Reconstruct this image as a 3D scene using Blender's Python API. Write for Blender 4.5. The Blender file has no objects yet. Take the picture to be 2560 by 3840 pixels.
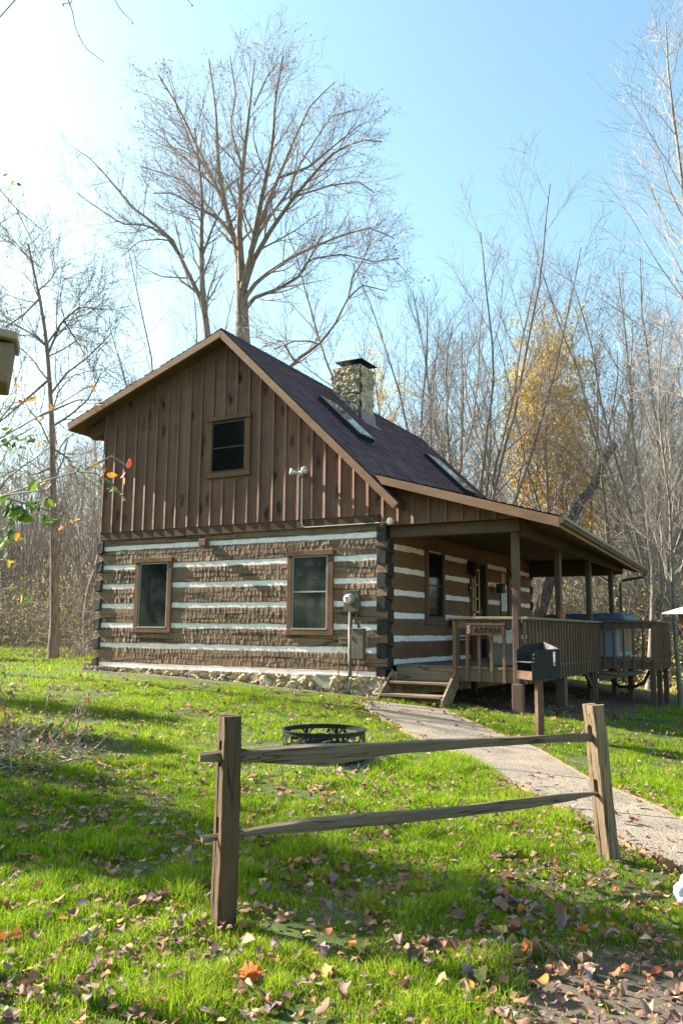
import bpy, math, random
import numpy as np
from mathutils import Matrix, Vector
rng = np.random.default_rng(7); random.seed(7)
R_ = math.radians
scn = bpy.context.scene
col = scn.collection
# ------------------------------------------------------------------ camera solution
C = np.array([5.9033, -11.9916, 0.6891]); YAW, PIT, ROLL, F = 0.5131, 0.1429, 0.0090, 3064.45
def _rot(yaw, pitch, roll):
    cy, sy, cp, sp = math.cos(yaw), math.sin(yaw), math.cos(pitch), math.sin(pitch)
    f = np.array([-sy*cp, cy*cp, sp]); r = np.array([cy, sy, 0.]); u = np.cross(r, f)
    cr, sr = math.cos(roll), math.sin(roll)
    return np.array([cr*r+sr*u, cr*u-sr*r, f])
M3 = _rot(YAW, PIT, ROLL)
def ray(p): return np.array([(p[0]-1280)/F, -(p[1]-1920)/F, 1.]) @ M3
def at(p, d): return C + ray(p)*d
# ------------------------------------------------------------------ helpers
WL = {}                                     # world position of the thing each object belongs to
def tag(o, label=None, cat=None, group=None, kind=None):
    if label: o['label'] = label
    if cat: o['category'] = cat
    if group: o['group'] = group
    if kind: o['kind'] = kind
    return o
def empty(name, loc, label, cat, group=None):
    o = bpy.data.objects.new(name, None); o.empty_display_size = .2
    o.location = loc; col.objects.link(o); WL[o.name] = np.array(loc, float)
    return tag(o, label, cat, group)
def mesh_obj(name, V, Fc, mat, parent=None, smooth=False, color=None, bev=0, mats=None, fm=None):
    """V (n,3) world coords; Fc: list of faces or list of uniform int arrays"""
    V = np.asarray(V, np.float32)
    off = WL[parent.name] if parent is not None else np.zeros(3)
    me = bpy.data.meshes.new(name)
    if isinstance(Fc, np.ndarray): Fc = [Fc]
    if len(Fc) and isinstance(Fc[0], np.ndarray) and Fc[0].ndim == 2:
        loops = np.concatenate([f.ravel() for f in Fc]).astype(np.int32)
        tot = np.concatenate([np.full(len(f), f.shape[1], np.int32) for f in Fc])
    else:
        loops = np.array([i for f in Fc for i in f], np.int32); tot = np.array([len(f) for f in Fc], np.int32)
    st = np.concatenate([[0], np.cumsum(tot)[:-1]]).astype(np.int32)
    me.vertices.add(len(V)); me.vertices.foreach_set('co', (V-off.astype(np.float32)).ravel())
    me.loops.add(len(loops)); me.loops.foreach_set('vertex_index', loops)
    me.polygons.add(len(tot)); me.polygons.foreach_set('loop_start', st)
    me.polygons.foreach_set('use_smooth', np.full(len(tot), bool(smooth)))
    if color is not None:
        a = me.attributes.new('Col', 'FLOAT_COLOR', 'POINT')
        a.data.foreach_set('color', np.c_[color, np.ones(len(color))].astype(np.float32).ravel())
    for m in (mats or [mat]): me.materials.append(m)
    if fm is not None: me.polygons.foreach_set('material_index', np.asarray(fm, np.int32))
    me.update(calc_edges=True); me.validate()
    o = bpy.data.objects.new(name, me); col.objects.link(o)
    if parent is not None:
        o.parent = parent; WL[o.name] = WL[parent.name]
    else: WL[o.name] = np.zeros(3)
    if bev:
        b = o.modifiers.new('bevel', 'BEVEL'); b.width = bev; b.segments = 1; b.limit_method = 'ANGLE'; b.angle_limit = R_(40)
    return o
class MB:
    def __init__(s): s.v = []; s.f = []
    def add(s, vs, fs):
        n = len(s.v); s.v += [tuple(map(float, q)) for q in vs]; s.f += [[i+n for i in f] for f in fs]; return s
    def box(s, x0, x1, y0, y1, z0, z1):
        return s.add([(x0,y0,z0),(x1,y0,z0),(x1,y1,z0),(x0,y1,z0),(x0,y0,z1),(x1,y0,z1),(x1,y1,z1),(x0,y1,z1)],
                     [[0,3,2,1],[4,5,6,7],[0,1,5,4],[1,2,6,5],[2,3,7,6],[3,0,4,7]])
    def obox(s, c, ax, ay, az):
        c, ax, ay, az = map(np.array, (c, ax, ay, az)); vs = []
        for k in (-1, 1):
            for i, j in ((-1,-1),(1,-1),(1,1),(-1,1)): vs.append(c+i*ax+j*ay+k*az)
        return s.add(vs, [[0,3,2,1],[4,5,6,7],[0,1,5,4],[1,2,6,5],[2,3,7,6],[3,0,4,7]])
    def bar(s, p, q, w, h, up=(0,0,1)):
        p, q = np.array(p, float), np.array(q, float); d = q-p; L = np.linalg.norm(d); d /= L
        u = np.cross(np.array(up, float), d); u /= np.linalg.norm(u); w2 = np.cross(d, u)
        return s.obox((p+q)/2, d*L/2, u*w/2, w2*h/2)
    def prism(s, poly, o, a, b, e):
        """poly 2d points (u,v) -> o+u*a+v*b, extruded by vector e"""
        o, a, b, e = (np.array(q, float) for q in (o, a, b, e)); n = len(poly)
        vs = [o+u*a+v*b for u, v in poly]; vs += [q+e for q in vs]
        return s.add(vs, [list(range(n))[::-1], list(range(n, 2*n))]+[[i, (i+1) % n, n+(i+1) % n, n+i] for i in range(n)])
    def tube(s, pts, r, k=8, cap=True):
        pts = [np.array(p, float) for p in pts]; n = len(pts)
        rr = [r]*n if np.isscalar(r) else r; vs = []
        for i, p in enumerate(pts):
            d = pts[min(i+1, n-1)]-pts[max(i-1, 0)]; d /= np.linalg.norm(d)+1e-9
            ref = np.array([0, 0, 1.]) if abs(d[2]) < .9 else np.array([1., 0, 0])
            u = np.cross(d, ref); u /= np.linalg.norm(u); w = np.cross(d, u)
            for j in range(k):
                a = 2*math.pi*j/k; vs.append(p+(u*math.cos(a)+w*math.sin(a))*rr[i])
        fs = [[i*k+j, i*k+(j+1) % k, (i+1)*k+(j+1) % k, (i+1)*k+j] for i in range(n-1) for j in range(k)]
        if cap: fs += [list(range(k))[::-1], [(n-1)*k+j for j in range(k)]]
        return s.add(vs, fs)
    def lathe(s, prof, c, k=20, ax=(0,0,1)):
        c = np.array(c, float); ax = np.array(ax, float)
        ref = np.array([1., 0, 0]) if abs(ax[0]) < .9 else np.array([0, 1., 0])
        u = np.cross(ax, ref); u /= np.linalg.norm(u); w = np.cross(ax, u); vs = []
        for r, z in prof:
            for j in range(k):
                a = 2*math.pi*j/k; vs.append(c+ax*z+(u*math.cos(a)+w*math.sin(a))*r)
        n = len(prof)
        fs = [[i*k+j, i*k+(j+1) % k, (i+1)*k+(j+1) % k, (i+1)*k+j] for i in range(n-1) for j in range(k)]
        fs += [list(range(k))[::-1], [(n-1)*k+j for j in range(k)]]
        return s.add(vs, fs)
    def build(s, name, mat, parent=None, smooth=False, bev=0, color=None):
        return mesh_obj(name, np.array(s.v), s.f, mat, parent, smooth, color, bev)
# ------------------------------------------------------------------ materials
def new_mat(name):
    m = bpy.data.materials.new(name); m.use_nodes = True; nt = m.node_tree
    b = nt.nodes['Principled BSDF']
    def N(t, **k):
        n = nt.nodes.new(t)
        for a, v in k.items():
            if a in n.inputs.keys(): n.inputs[a].default_value = v
            else: setattr(n, a, v)
        return n
    L = lambda a, c: nt.links.new(a, c)
    return m, nt, b, N, L
def ramp(N, cols):
    r = N('ShaderNodeValToRGB'); e = r.color_ramp.elements
    while len(e) < len(cols): e.new(.5)
    for i, (p, c) in enumerate(cols): e[i].position = p; e[i].color = (*c, 1)
    return r
def m_plain(name, c, rough=.6, metal=0, var=.15, bump=.0, scale=8, spec=.3):
    m, nt, b, N, L = new_mat(name); tc = N('ShaderNodeTexCoord')
    n = N('ShaderNodeTexNoise', Scale=scale, Detail=6., Roughness=.65); L(tc.outputs['Object'], n.inputs['Vector'])
    c = np.array(c); r = ramp(N, [(.3, c*(1-var)), (.7, np.minimum(c*(1+var), 1))]); L(n.outputs['Fac'], r.inputs[0])
    L(r.outputs[0], b.inputs['Base Color']); b.inputs['Roughness'].default_value = rough; b.inputs['Metallic'].default_value = metal
    b.inputs['Specular IOR Level'].default_value = spec
    if bump:
        bp_ = N('ShaderNodeBump', Strength=bump, Distance=.01); L(n.outputs['Fac'], bp_.inputs['Height']); L(bp_.outputs[0], b.inputs['Normal'])
    return m
def m_wood(name, dark, light, axis='z', rough=.75, bump=.35, fine=60, spots=0, grey=None, rot=0, cracks=0):
    """streaked wood; axis = direction of the grain"""
    wr = lambda c: tuple(np.array(c)*np.array([1.08, .96, .88])); dark, light = wr(dark), wr(light); grey = wr(grey) if grey is not None else None
    m, nt, b, N, L = new_mat(name); tc = N('ShaderNodeTexCoord'); mp = N('ShaderNodeMapping')
    sc = {'x': (.05, 1, 1), 'y': (1, .05, 1), 'z': (1, 1, .05)}[axis]; mp.inputs['Scale'].default_value = sc
    src = tc.outputs['Object']
    if rot:
        m0 = N('ShaderNodeMapping'); m0.inputs['Rotation'].default_value = (0, 0, rot); L(src, m0.inputs['Vector']); src = m0.outputs[0]
    L(src, mp.inputs['Vector'])
    n1 = N('ShaderNodeTexNoise', Scale=float(fine), Detail=5., Roughness=.7); L(mp.outputs[0], n1.inputs['Vector'])
    n2 = N('ShaderNodeTexNoise', Scale=5., Detail=3.); L(mp.outputs[0], n2.inputs['Vector'])
    n3 = N('ShaderNodeTexNoise', Scale=2.2, Detail=5., Roughness=.7); L(tc.outputs['Object'], n3.inputs['Vector'])
    a = N('ShaderNodeMath', operation='MULTIPLY_ADD'); a.inputs[1].default_value = .45; L(n1.outputs['Fac'], a.inputs[0])
    a2 = N('ShaderNodeMath', operation='MULTIPLY'); a2.inputs[1].default_value = .3; L(n2.outputs['Fac'], a2.inputs[0]); L(a2.outputs[0], a.inputs[2])
    a3 = N('ShaderNodeMath', operation='MULTIPLY_ADD'); a3.inputs[1].default_value = .3; L(n3.outputs['Fac'], a3.inputs[0]); L(a.outputs[0], a3.inputs[2])
    r = ramp(N, [(.33, dark), (.7, light)]); L(a3.outputs[0], r.inputs[0]); out = r.outputs[0]
    if grey is not None:
        n4 = N('ShaderNodeTexNoise', Scale=1.3, Detail=6., Roughness=.7); L(tc.outputs['Object'], n4.inputs['Vector'])
        rg = ramp(N, [(.42, (0, 0, 0)), (.7, (.8, .8, .8))]); L(n4.outputs['Fac'], rg.inputs[0])
        mx = N('ShaderNodeMix', data_type='RGBA'); L(rg.outputs[0], mx.inputs[0]); L(out, mx.inputs[6]); mx.inputs[7].default_value = (*grey, 1); out = mx.outputs[2]
    if cracks:
        nc = N('ShaderNodeTexNoise', Scale=float(cracks), Detail=2., Roughness=.4); L(mp.outputs[0], nc.inputs['Vector']); rc = ramp(N, [(.475, (1, 1, 1)), (.497, (.12, .11, .1)), (.503, (.12, .11, .1)), (.525, (1, 1, 1))]); L(nc.outputs['Fac'], rc.inputs[0])
        mc = N('ShaderNodeMix', data_type='RGBA', blend_type='MULTIPLY'); mc.inputs[0].default_value = .8; L(out, mc.inputs[6]); L(rc.outputs[0], mc.inputs[7]); out = mc.outputs[2]
    if spots:
        v = N('ShaderNodeTexVoronoi', Scale=float(spots)); mp2 = N('ShaderNodeMapping'); mp2.inputs['Scale'].default_value = (1.6, 1, .62)
        nd = N('ShaderNodeTexNoise', Scale=6.); L(tc.outputs['Object'], nd.inputs['Vector'])
        ad = N('ShaderNodeMix', data_type='VECTOR'); ad.inputs[0].default_value = .12; L(tc.outputs['Object'], ad.inputs[4]); L(nd.outputs['Color'], ad.inputs[5])
        L(ad.outputs[1], mp2.inputs['Vector']); L(mp2.outputs[0], v.inputs['Vector'])
        rs = ramp(N, [(.08, (.1, .08, .09)), (.3, (1, 1, 1))]); L(v.outputs['Distance'], rs.inputs[0])
        n5 = N('ShaderNodeTexNoise', Scale=1.1, Detail=2.); L(tc.outputs['Object'], n5.inputs['Vector'])
        r5 = ramp(N, [(.33, (0, 0, 0)), (.47, (1, 1, 1))]); L(n5.outputs['Fac'], r5.inputs[0])
        ml = N('ShaderNodeMix', data_type='RGBA', blend_type='MULTIPLY'); L(r5.outputs[0], ml.inputs[0]); L(out, ml.inputs[6]); L(rs.outputs[0], ml.inputs[7]); out = ml.outputs[2]
    L(out, b.inputs['Base Color']); b.inputs['Roughness'].default_value = rough; b.inputs['Specular IOR Level'].default_value = .25
    bp_ = N('ShaderNodeBump', Strength=bump, Distance=.006); L(n1.outputs['Fac'], bp_.inputs['Height']); L(bp_.outputs[0], b.inputs['Normal'])
    return m
def m_attr(name, rough=.7, trans=0, spec=.2, var=0):
    m, nt, b, N, L = new_mat(name); a = N('ShaderNodeAttribute'); a.attribute_name = 'Col'; out = a.outputs['Color']
    if var:
        tc = N('ShaderNodeTexCoord'); n = N('ShaderNodeTexNoise', Scale=var, Detail=6., Roughness=.7); L(tc.outputs['Object'], n.inputs['Vector'])
        r = ramp(N, [(.3, (.55, .53, .5)), (.7, (1.25, 1.25, 1.25))]); L(n.outputs['Fac'], r.inputs[0])
        mx = N('ShaderNodeMix', data_type='RGBA', blend_type='MULTIPLY'); mx.inputs[0].default_value = 1; L(out, mx.inputs[6]); L(r.outputs[0], mx.inputs[7]); out = mx.outputs[2]
        bp_ = N('ShaderNodeBump', Strength=.5, Distance=.01); L(n.outputs['Fac'], bp_.inputs['Height']); L(bp_.outputs[0], b.inputs['Normal'])
    L(out, b.inputs['Base Color']); b.inputs['Roughness'].default_value = rough; b.inputs['Specular IOR Level'].default_value = spec
    if trans:
        t = N('ShaderNodeBsdfTranslucent'); L(out, t.inputs['Color']); mx = N('ShaderNodeMixShader'); mx.inputs[0].default_value = trans
        L(b.outputs[0], mx.inputs[1]); L(t.outputs[0], mx.inputs[2]); L(mx.outputs[0], nt.nodes['Material Output'].inputs['Surface'])
    return m
def m_glass(name, base=(.02, .022, .022), rough=.06, dust_sheen=0):
    m, nt, b, N, L = new_mat(name); tc = N('ShaderNodeTexCoord')
    n = N('ShaderNodeTexNoise', Scale=1.6, Detail=5., Roughness=.6); L(tc.outputs['Object'], n.inputs['Vector'])
    c = np.array(base); r = ramp(N, [(.35, c), (.75, c+dust_sheen)]); L(n.outputs['Fac'], r.inputs[0]); L(r.outputs[0], b.inputs['Base Color'])
    b.inputs['Roughness'].default_value = rough; b.inputs['Specular IOR Level'].default_value = .7
    bp_ = N('ShaderNodeBump', Strength=.03, Distance=.01); L(n.outputs['Fac'], bp_.inputs['Height']); L(bp_.outputs[0], b.inputs['Normal'])
    return m
def m_shingle():
    m, nt, b, N, L = new_mat('roof_shingle'); a = N('ShaderNodeAttribute'); a.attribute_name = 'Col'
    tc = N('ShaderNodeTexCoord'); n = N('ShaderNodeTexNoise', Scale=120., Detail=3.); L(tc.outputs['Object'], n.inputs['Vector'])
    r = ramp(N, [(.3, (.6, .6, .6)), (.7, (1.4, 1.35, 1.4))]); L(n.outputs['Fac'], r.inputs[0])
    n2 = N('ShaderNodeTexNoise', Scale=.9, Detail=4.); L(tc.outputs['Object'], n2.inputs['Vector']); r2 = ramp(N, [(.3, (.8, .8, .85)), (.7, (1.15, 1.1, 1.1))]); L(n2.outputs['Fac'], r2.inputs[0])
    mx = N('ShaderNodeMix', data_type='RGBA', blend_type='MULTIPLY'); mx.inputs[0].default_value = 1; L(a.outputs['Color'], mx.inputs[6]); L(r.outputs[0], mx.inputs[7])
    m2 = N('ShaderNodeMix', data_type='RGBA', blend_type='MULTIPLY'); m2.inputs[0].default_value = 1; L(mx.outputs[2], m2.inputs[6]); L(r2.outputs[0], m2.inputs[7])
    L(m2.outputs[2], b.inputs['Base Color']); b.inputs['Roughness'].default_value = .85; b.inputs['Specular IOR Level'].default_value = .25
    bp_ = N('ShaderNodeBump', Strength=.5, Distance=.004); L(n.outputs['Fac'], bp_.inputs['Height']); L(bp_.outputs[0], b.inputs['Normal'])
    return m
MT = dict(
  siding=m_wood('stained_siding', (.064, .035, .026), (.225, .128, .094), 'z', spots=2.8, fine=45),
  batten=m_wood('stained_batten', (.085, .05, .036), (.235, .15, .112), 'z', fine=45),
  log=m_wood('hewn_log', (.085, .055, .037), (.3, .21, .145), 'x', fine=50, bump=.6, grey=(.13, .1, .078), cracks=5),
  logy=m_wood('hewn_log_long', (.09, .05, .028), (.22, .132, .078), 'y', fine=50, bump=.5),
  logend=m_plain('black_log_end', (.032, .027, .026), .7, var=.5, bump=.4, scale=14),
  trim=m_wood('trim_board', (.1, .06, .038), (.19, .12, .078), 'x', fine=40, grey=(.15, .11, .085)),
  trimz=m_wood('upright_trim_board', (.08, .043, .025), (.19, .11, .065), 'z', fine=40),
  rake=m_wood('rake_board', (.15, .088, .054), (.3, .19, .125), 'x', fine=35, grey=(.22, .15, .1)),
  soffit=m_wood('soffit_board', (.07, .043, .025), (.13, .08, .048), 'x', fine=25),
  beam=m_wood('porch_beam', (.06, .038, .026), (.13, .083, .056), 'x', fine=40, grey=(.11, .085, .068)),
  postz=m_wood('porch_post', (.06, .038, .026), (.135, .09, .062), 'z', fine=40, grey=(.13, .1, .08)),
  deck=m_wood('weathered_deck', (.1, .075, .055), (.2, .155, .115), 'y', fine=40, grey=(.17, .145, .12)),
  deckx=m_wood('weathered_deck_cross', (.1, .072, .05), (.21, .155, .11), 'x', fine=40, grey=(.17, .14, .115)),
  bal=m_wood('baluster', (.085, .05, .033), (.21, .135, .09), 'z', fine=40, grey=(.16, .115, .085)),
  step=m_wood('step_tread', (.12, .095, .062), (.28, .225, .15), 'x', fine=40, grey=(.17, .145, .11), cracks=8),
  fence=m_wood('grey_fence_wood', (.055, .043, .032), (.22, .18, .13), 'x', fine=60, bump=1., grey=(.13, .112, .09), rot=-1.023, cracks=26),
  fencez=m_wood('split_post_wood', (.12, .09, .055), (.28, .215, .135), 'z', fine=45, bump=.9, grey=(.17, .145, .105), cracks=24),
  fencedk=m_wood('shaded_post_wood', (.035, .024, .014), (.12, .082, .046), 'z', fine=30, bump=1., grey=(.07, .055, .036), cracks=22),  # darker copy of the post wood: the near post's shade painted in
  chink=m_plain('white_chinking', (.85, .775, .76), .8, var=.14, bump=.5, scale=7),
  alu=m_plain('window_metal', (.38, .38, .37), .45, .4, var=.1),
  darkalu=m_plain('dark_sash', (.03, .03, .032), .5, var=.1),
  glass=m_glass('dusty_sheen_glass', (.008, .009, .009), .05, .06),  # grey patches: dust together with the panes' soft reflection painted in
  glassdk=m_glass('dark_glass', (.008, .009, .01), .05),
  skyglass=m_plain('skylight_glass', (.3, .36, .42), .06, .85, var=.1),
  black=m_plain('black_metal', (.016, .017, .018), .55, .2, var=.35, bump=.15, scale=20),
  rust=m_plain('rusted_metal', (.14, .08, .05), .75, .1, var=.4, bump=.3, scale=18),
  steel=m_plain('grey_steel', (.2, .195, .18), .55, .5, var=.3, scale=12),
  galv=m_plain('galvanised_metal', (.36, .35, .32), .5, .6, var=.2, scale=14),
  bronze=m_plain('painted_box', (.13, .11, .08), .6, .1, var=.25, scale=9),
  white=m_plain('white_paint', (.75, .76, .77), .5, var=.06),
  pvc=m_plain('grey_conduit', (.36, .33, .3), .55, var=.2, scale=10),
  lamp=m_plain('lamp_glass', (.6, .6, .6), .15, .3, var=.1),
  lead=m_plain('flashing_metal', (.22, .17, .18), .45, .5, var=.25, scale=6),
  gut=m_plain('brown_gutter', (.13, .095, .065), .45, .2, var=.2),
  stone=m_attr('sandstone', .85, var=22.), mortar=m_plain('mortar', (.4, .34, .25), .9, var=.2, bump=.4, scale=30),
  shingle=m_shingle(), dark=m_plain('interior_dark', (.006, .006, .006), .9, var=.2),
  tub=m_plain('tub_shell', (.33, .36, .42), .5, var=.08), lid=m_plain('tub_cover', (.075, .1, .145), .5, var=.25, bump=.2, scale=6),
  panel=m_wood('tub_panel', (.28, .17, .09), (.4, .26, .15), 'z'),
  terra=m_plain('terracotta', (.42, .17, .1), .8, var=.12), bin=m_plain('grey_plastic', (.2, .18, .155), .55, var=.15),
  bag=m_plain('white_plastic', (.72, .75, .8), .35, var=.05, bump=.3, scale=9),
  paper=m_plain('paper', (.72, .72, .7), .8, var=.04), red=m_plain('red_print', (.6, .12, .1), .8, var=.1), ink=m_plain('grey_print', (.3, .3, .3), .8, var=.1),
  yellow=m_plain('tan_paper', (.55, .4, .15), .8, var=.1), green=m_plain('dark_green_paint', (.02, .05, .035), .5, var=.2),
  redwood=m_wood('red_bench_wood', (.09, .03, .018), (.17, .06, .032), 'x'), sign=m_wood('sign_wood', (.07, .035, .022), (.15, .08, .05), 'x'),
  yframe=m_plain('cream_frame', (.5, .42, .2), .6, var=.1), conc=None,
  leaf=m_attr('leaf', .6, .35), litter=m_attr('dry_leaf', .75, .18), grass=m_attr('grass_blade', .6, .45, spec=.08), twig=None, ash=m_plain('ash', (.3, .29, .28), .95, var=.4, bump=.5, scale=40),
)
def m_bark(name, a, b_, sc=14):
    m, nt, b, N, L = new_mat(name); tc = N('ShaderNodeTexCoord'); mp = N('ShaderNodeMapping'); mp.inputs['Scale'].default_value = (1, 1, .18); L(tc.outputs['Object'], mp.inputs['Vector'])
    n = N('ShaderNodeTexNoise', Scale=float(sc), Detail=6., Roughness=.7); L(mp.outputs[0], n.inputs['Vector'])
    r = ramp(N, [(.35, a), (.68, b_)]); L(n.outputs['Fac'], r.inputs[0]); L(r.outputs[0], b.inputs['Base Color']); b.inputs['Roughness'].default_value = .9; b.inputs['Specular IOR Level'].default_value = .15
    bp_ = N('ShaderNodeBump', Strength=.8, Distance=.03); L(n.outputs['Fac'], bp_.inputs['Height']); L(bp_.outputs[0], b.inputs['Normal'])
    return m
MT['bark'] = m_bark('grey_bark', (.13, .1, .082), (.36, .295, .245)); MT['barkdk'] = m_bark('dark_bark', (.06, .048, .04), (.17, .14, .12)); MT['twig'] = m_bark('twig_bark', (.2, .165, .14), (.42, .35, .3), 6)
def m_conc():
    m, nt, b, N, L = new_mat('aggregate_concrete'); tc = N('ShaderNodeTexCoord')
    v = N('ShaderNodeTexVoronoi', Scale=110.); L(tc.outputs['Object'], v.inputs['Vector'])
    hs = N('ShaderNodeSeparateColor'); L(v.outputs['Color'], hs.inputs[0]); r = ramp(N, [(.0, (.13, .105, .08)), (.5, (.225, .185, .143)), (1, (.35, .295, .235))]); L(hs.outputs[0], r.inputs[0])
    n = N('ShaderNodeTexNoise', Scale=2.5, Detail=6., Roughness=.7); L(tc.outputs['Object'], n.inputs['Vector']); r2 = ramp(N, [(.3, (.6, .6, .62)), (.7, (1.15, 1.12, 1.06))]); L(n.outputs['Fac'], r2.inputs[0])
    mx = N('ShaderNodeMix', data_type='RGBA', blend_type='MULTIPLY'); mx.inputs[0].default_value = 1; L(r.outputs[0], mx.inputs[6]); L(r2.outputs[0], mx.inputs[7]); L(mx.outputs[2], b.inputs['Base Color'])
    b.inputs['Roughness'].default_value = .9; bp_ = N('ShaderNodeBump', Strength=.7, Distance=.012); bp_.invert = True; L(v.outputs['Distance'], bp_.inputs['Height']); L(bp_.outputs[0], b.inputs['Normal'])
    return m
MT['conc'] = m_conc()
# ------------------------------------------------------------------ terrain
CP = np.array([(-6.2,-.2,-.14),(-4.6,-.2,-.15),(-3.07,-.2,-.22),(-1.6,-.2,-.285),(-.1,-.2,-.36),(.6,-.75,-.41),(2.2,.2,-.52),(2.2,2.66,-.6),(2.13,5.2,-.66),(3.22,5.3,-.80),(3.3,6.6,-.83),
(4.7,-6.3,-.80),(3.3,-8.55,-.82),(5.9,-12,-.95),(3,-12,-.9),(10,-12,-1.05),(-20,10,-.15),(-12,-4,-.2),(-12,-14,-.4),(-2,-8,-.6),(-6.5,8,-.1),(0,9,-.4),(5.05,-5.9,-.86),(9,5,-1.25),(9,-3,-1.1),
(14,12,-1.7),(5,14,-1.2),(-4,-4,-.33),(1.2,-3.8,-.58),(22,20,-2.2),(-30,20,-.1),(-10,25,0),(5,30,-1.0),(25,0,-1.9),(-25,-10,-.3),(-50,50,.8),(0,60,.8),(40,50,-.8),(-60,0,.2),(60,0,-2.0),(-60,-60,0),(60,-60,-2),(0,-60,-1),(60,60,0)])
_n = len(CP); _A = np.zeros((_n+3, _n+3)); _A[:_n, :_n] = -np.linalg.norm(CP[:, None, :2]-CP[None, :, :2], axis=2)+np.eye(_n)*.25
_P = np.c_[np.ones(_n), CP[:, :2]]; _A[:_n, _n:] = _P; _A[_n:, :_n] = _P.T; _W = np.linalg.solve(_A, np.r_[CP[:, 2], 0, 0, 0])
def H(x, y):
    x = np.asarray(x, float); y = np.asarray(y, float)
    r = np.sqrt((x[..., None]-CP[:, 0])**2+(y[..., None]-CP[:, 1])**2+.8)
    far = np.maximum(0, np.hypot(x, y)-45)
    return -(r @ _W[:_n])+_W[-3]+_W[-2]*x+_W[-1]*y+.045*far*np.clip(far/40, 0, 1)
def h1(x, y): return float(H(np.array([x]), np.array([y]))[0])
BND = np.array([(-90,-30),(-45,-3),(-30,5),(-22.5,10.9),(-19,12.5),(-12,14),(-4,13.5),(1,12.2),(4,11),(7,10.5),(11,9.5),(18,7),(40,0),(90,-20)])
def wood_depth(x, y):       # >0 inside the woods: metres beyond the lawn's edge
    return y-np.interp(x, BND[:, 0], BND[:, 1])
def vnoise(x, y, s, seed=0):
    g = np.random.default_rng(seed).random((64, 64)); u, v = np.asarray(x)*s+100, np.asarray(y)*s+100
    i, j = np.floor(u).astype(int), np.floor(v).astype(int); a, b = u-i, v-j; a = a*a*(3-2*a); b = b*b*(3-2*b)
    q = lambda p, k: g[p % 64, k % 64]
    return (q(i, j)*(1-a)+q(i+1, j)*a)*(1-b)+(q(i, j+1)*(1-a)+q(i+1, j+1)*a)*b
PL = np.array([(.08,-.72),(.22,-1.19),(1.0,-2.05),(1.72,-2.77),(2.56,-3.39),(3.68,-4.54),(4.41,-5.32),(5.05,-5.97),(6.6,-7.4),(9.4,-10.0)])
PR = np.array([(1.2,-.62),(1.4,-.8),(1.9,-1.35),(2.38,-1.82),(3.18,-2.55),(4.03,-3.74),(4.55,-4.18),(5.0,-4.72),(6.9,-6.6),(10.0,-9.3)])
def seg_dist_poly(x, y):
    """True inside the path"""
    poly = np.vstack([PL, PR[::-1]]); ins = np.zeros(np.shape(x), bool); n = len(poly)
    for i in range(n):
        x1, y1 = poly[i]; x2, y2 = poly[(i+1) % n]
        c = ((y1 > y) != (y2 > y)) & (x < (x2-x1)*(y-y1)/(y2-y1+1e-12)+x1); ins ^= c
    return ins
FIRE = np.array([1.5, -4.5])
def lawn(x, y):
    """0..1 grass cover"""
    m = np.clip(-wood_depth(x, y)/1.2+.3, 0, 1)
    m *= ~seg_dist_poly(x, y)
    m *= ~((x > -6.62) & (x < .1) & (y > -.28) & (y < 9)); m *= ~((x > -.1) & (x < 2.3) & (y > .0) & (y < 8.6)); m *= ~((x > 2.1) & (x < 3.35) & (y > 5.2) & (y < 8))
    n = vnoise(x, y, 1.1, 3)*.6+vnoise(x, y, 3.3, 4)*.4
    d = np.hypot(x-FIRE[0], y-FIRE[1]); m *= np.clip((d-.5)/.35, 0, 1)
    dirt = np.clip(1.25-np.hypot((x-5.75)/1.1, (y+8.25)/.8), 0, 1); m *= 1-np.clip(dirt*3.2*(.25+n), 0, .97)
    under = np.clip(1-np.abs(x-2.6)/.9, 0, 1)*np.clip((y-.2)/1.2, 0, 1); m *= 1-np.clip(under*2.2*(n+.25), 0, 1)
    dr = np.clip((y-7.5)/3, 0, 1)*(x > 0); m *= 1-dr*np.clip(n*1.6, 0, 1)
    return m*np.clip(n*2.2+.45, .6, 1)
def axis_coords(c, near, far, step):
    a = [0.]
    while a[-1] < far: a.append(a[-1]+step*max(1, a[-1]/near))
    a = np.array(a); return np.r_[c-a[::-1], c+a[1:]]
gx = axis_coords(1., 7, 220, .16); gy = axis_coords(-3., 8, 220, .16)
X, Y = np.meshgrid(gx, gy); Z = H(X, Y)+(vnoise(X, Y, 1.7, 9)-.5)*.035*np.clip(wood_depth(X, Y)/2, .12, 1)+(vnoise(X, Y, .35, 10)-.5)*.08*np.clip(wood_depth(X, Y)/4, 0, 3)
Z -= .03*seg_dist_poly(X, Y)
lm = lawn(X, Y); nn = vnoise(X, Y, 2.3, 12)[..., None]
wd = np.clip(wood_depth(X, Y)/2, 0, 1)[..., None]
soil = np.array([.13, .1, .08])*(.7+.6*nn); gr = np.array([.055, .075, .018])*(.7+.6*nn); lit = np.array([.3, .21, .135])*(.6+.8*vnoise(X, Y, 5, 13)[..., None])
gcol = soil*(1-lm[..., None])+gr*lm[..., None]; gcol = gcol*(1-wd)+lit*wd
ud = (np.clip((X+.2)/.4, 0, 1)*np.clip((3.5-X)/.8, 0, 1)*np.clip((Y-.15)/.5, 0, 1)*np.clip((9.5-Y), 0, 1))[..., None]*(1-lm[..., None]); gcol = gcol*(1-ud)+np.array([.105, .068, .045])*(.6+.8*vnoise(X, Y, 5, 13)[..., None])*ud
fd = np.clip(1-np.hypot(X-FIRE[0]+.15, Y-FIRE[1]+.25)/.75, 0, 1)[..., None]; gcol = gcol*(1-np.clip(fd*2, 0, 1))+np.array([.27, .255, .25])*np.clip(fd*2, 0, 1)
ny, nx = X.shape; idx = np.arange(nx*ny).reshape(ny, nx)
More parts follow.
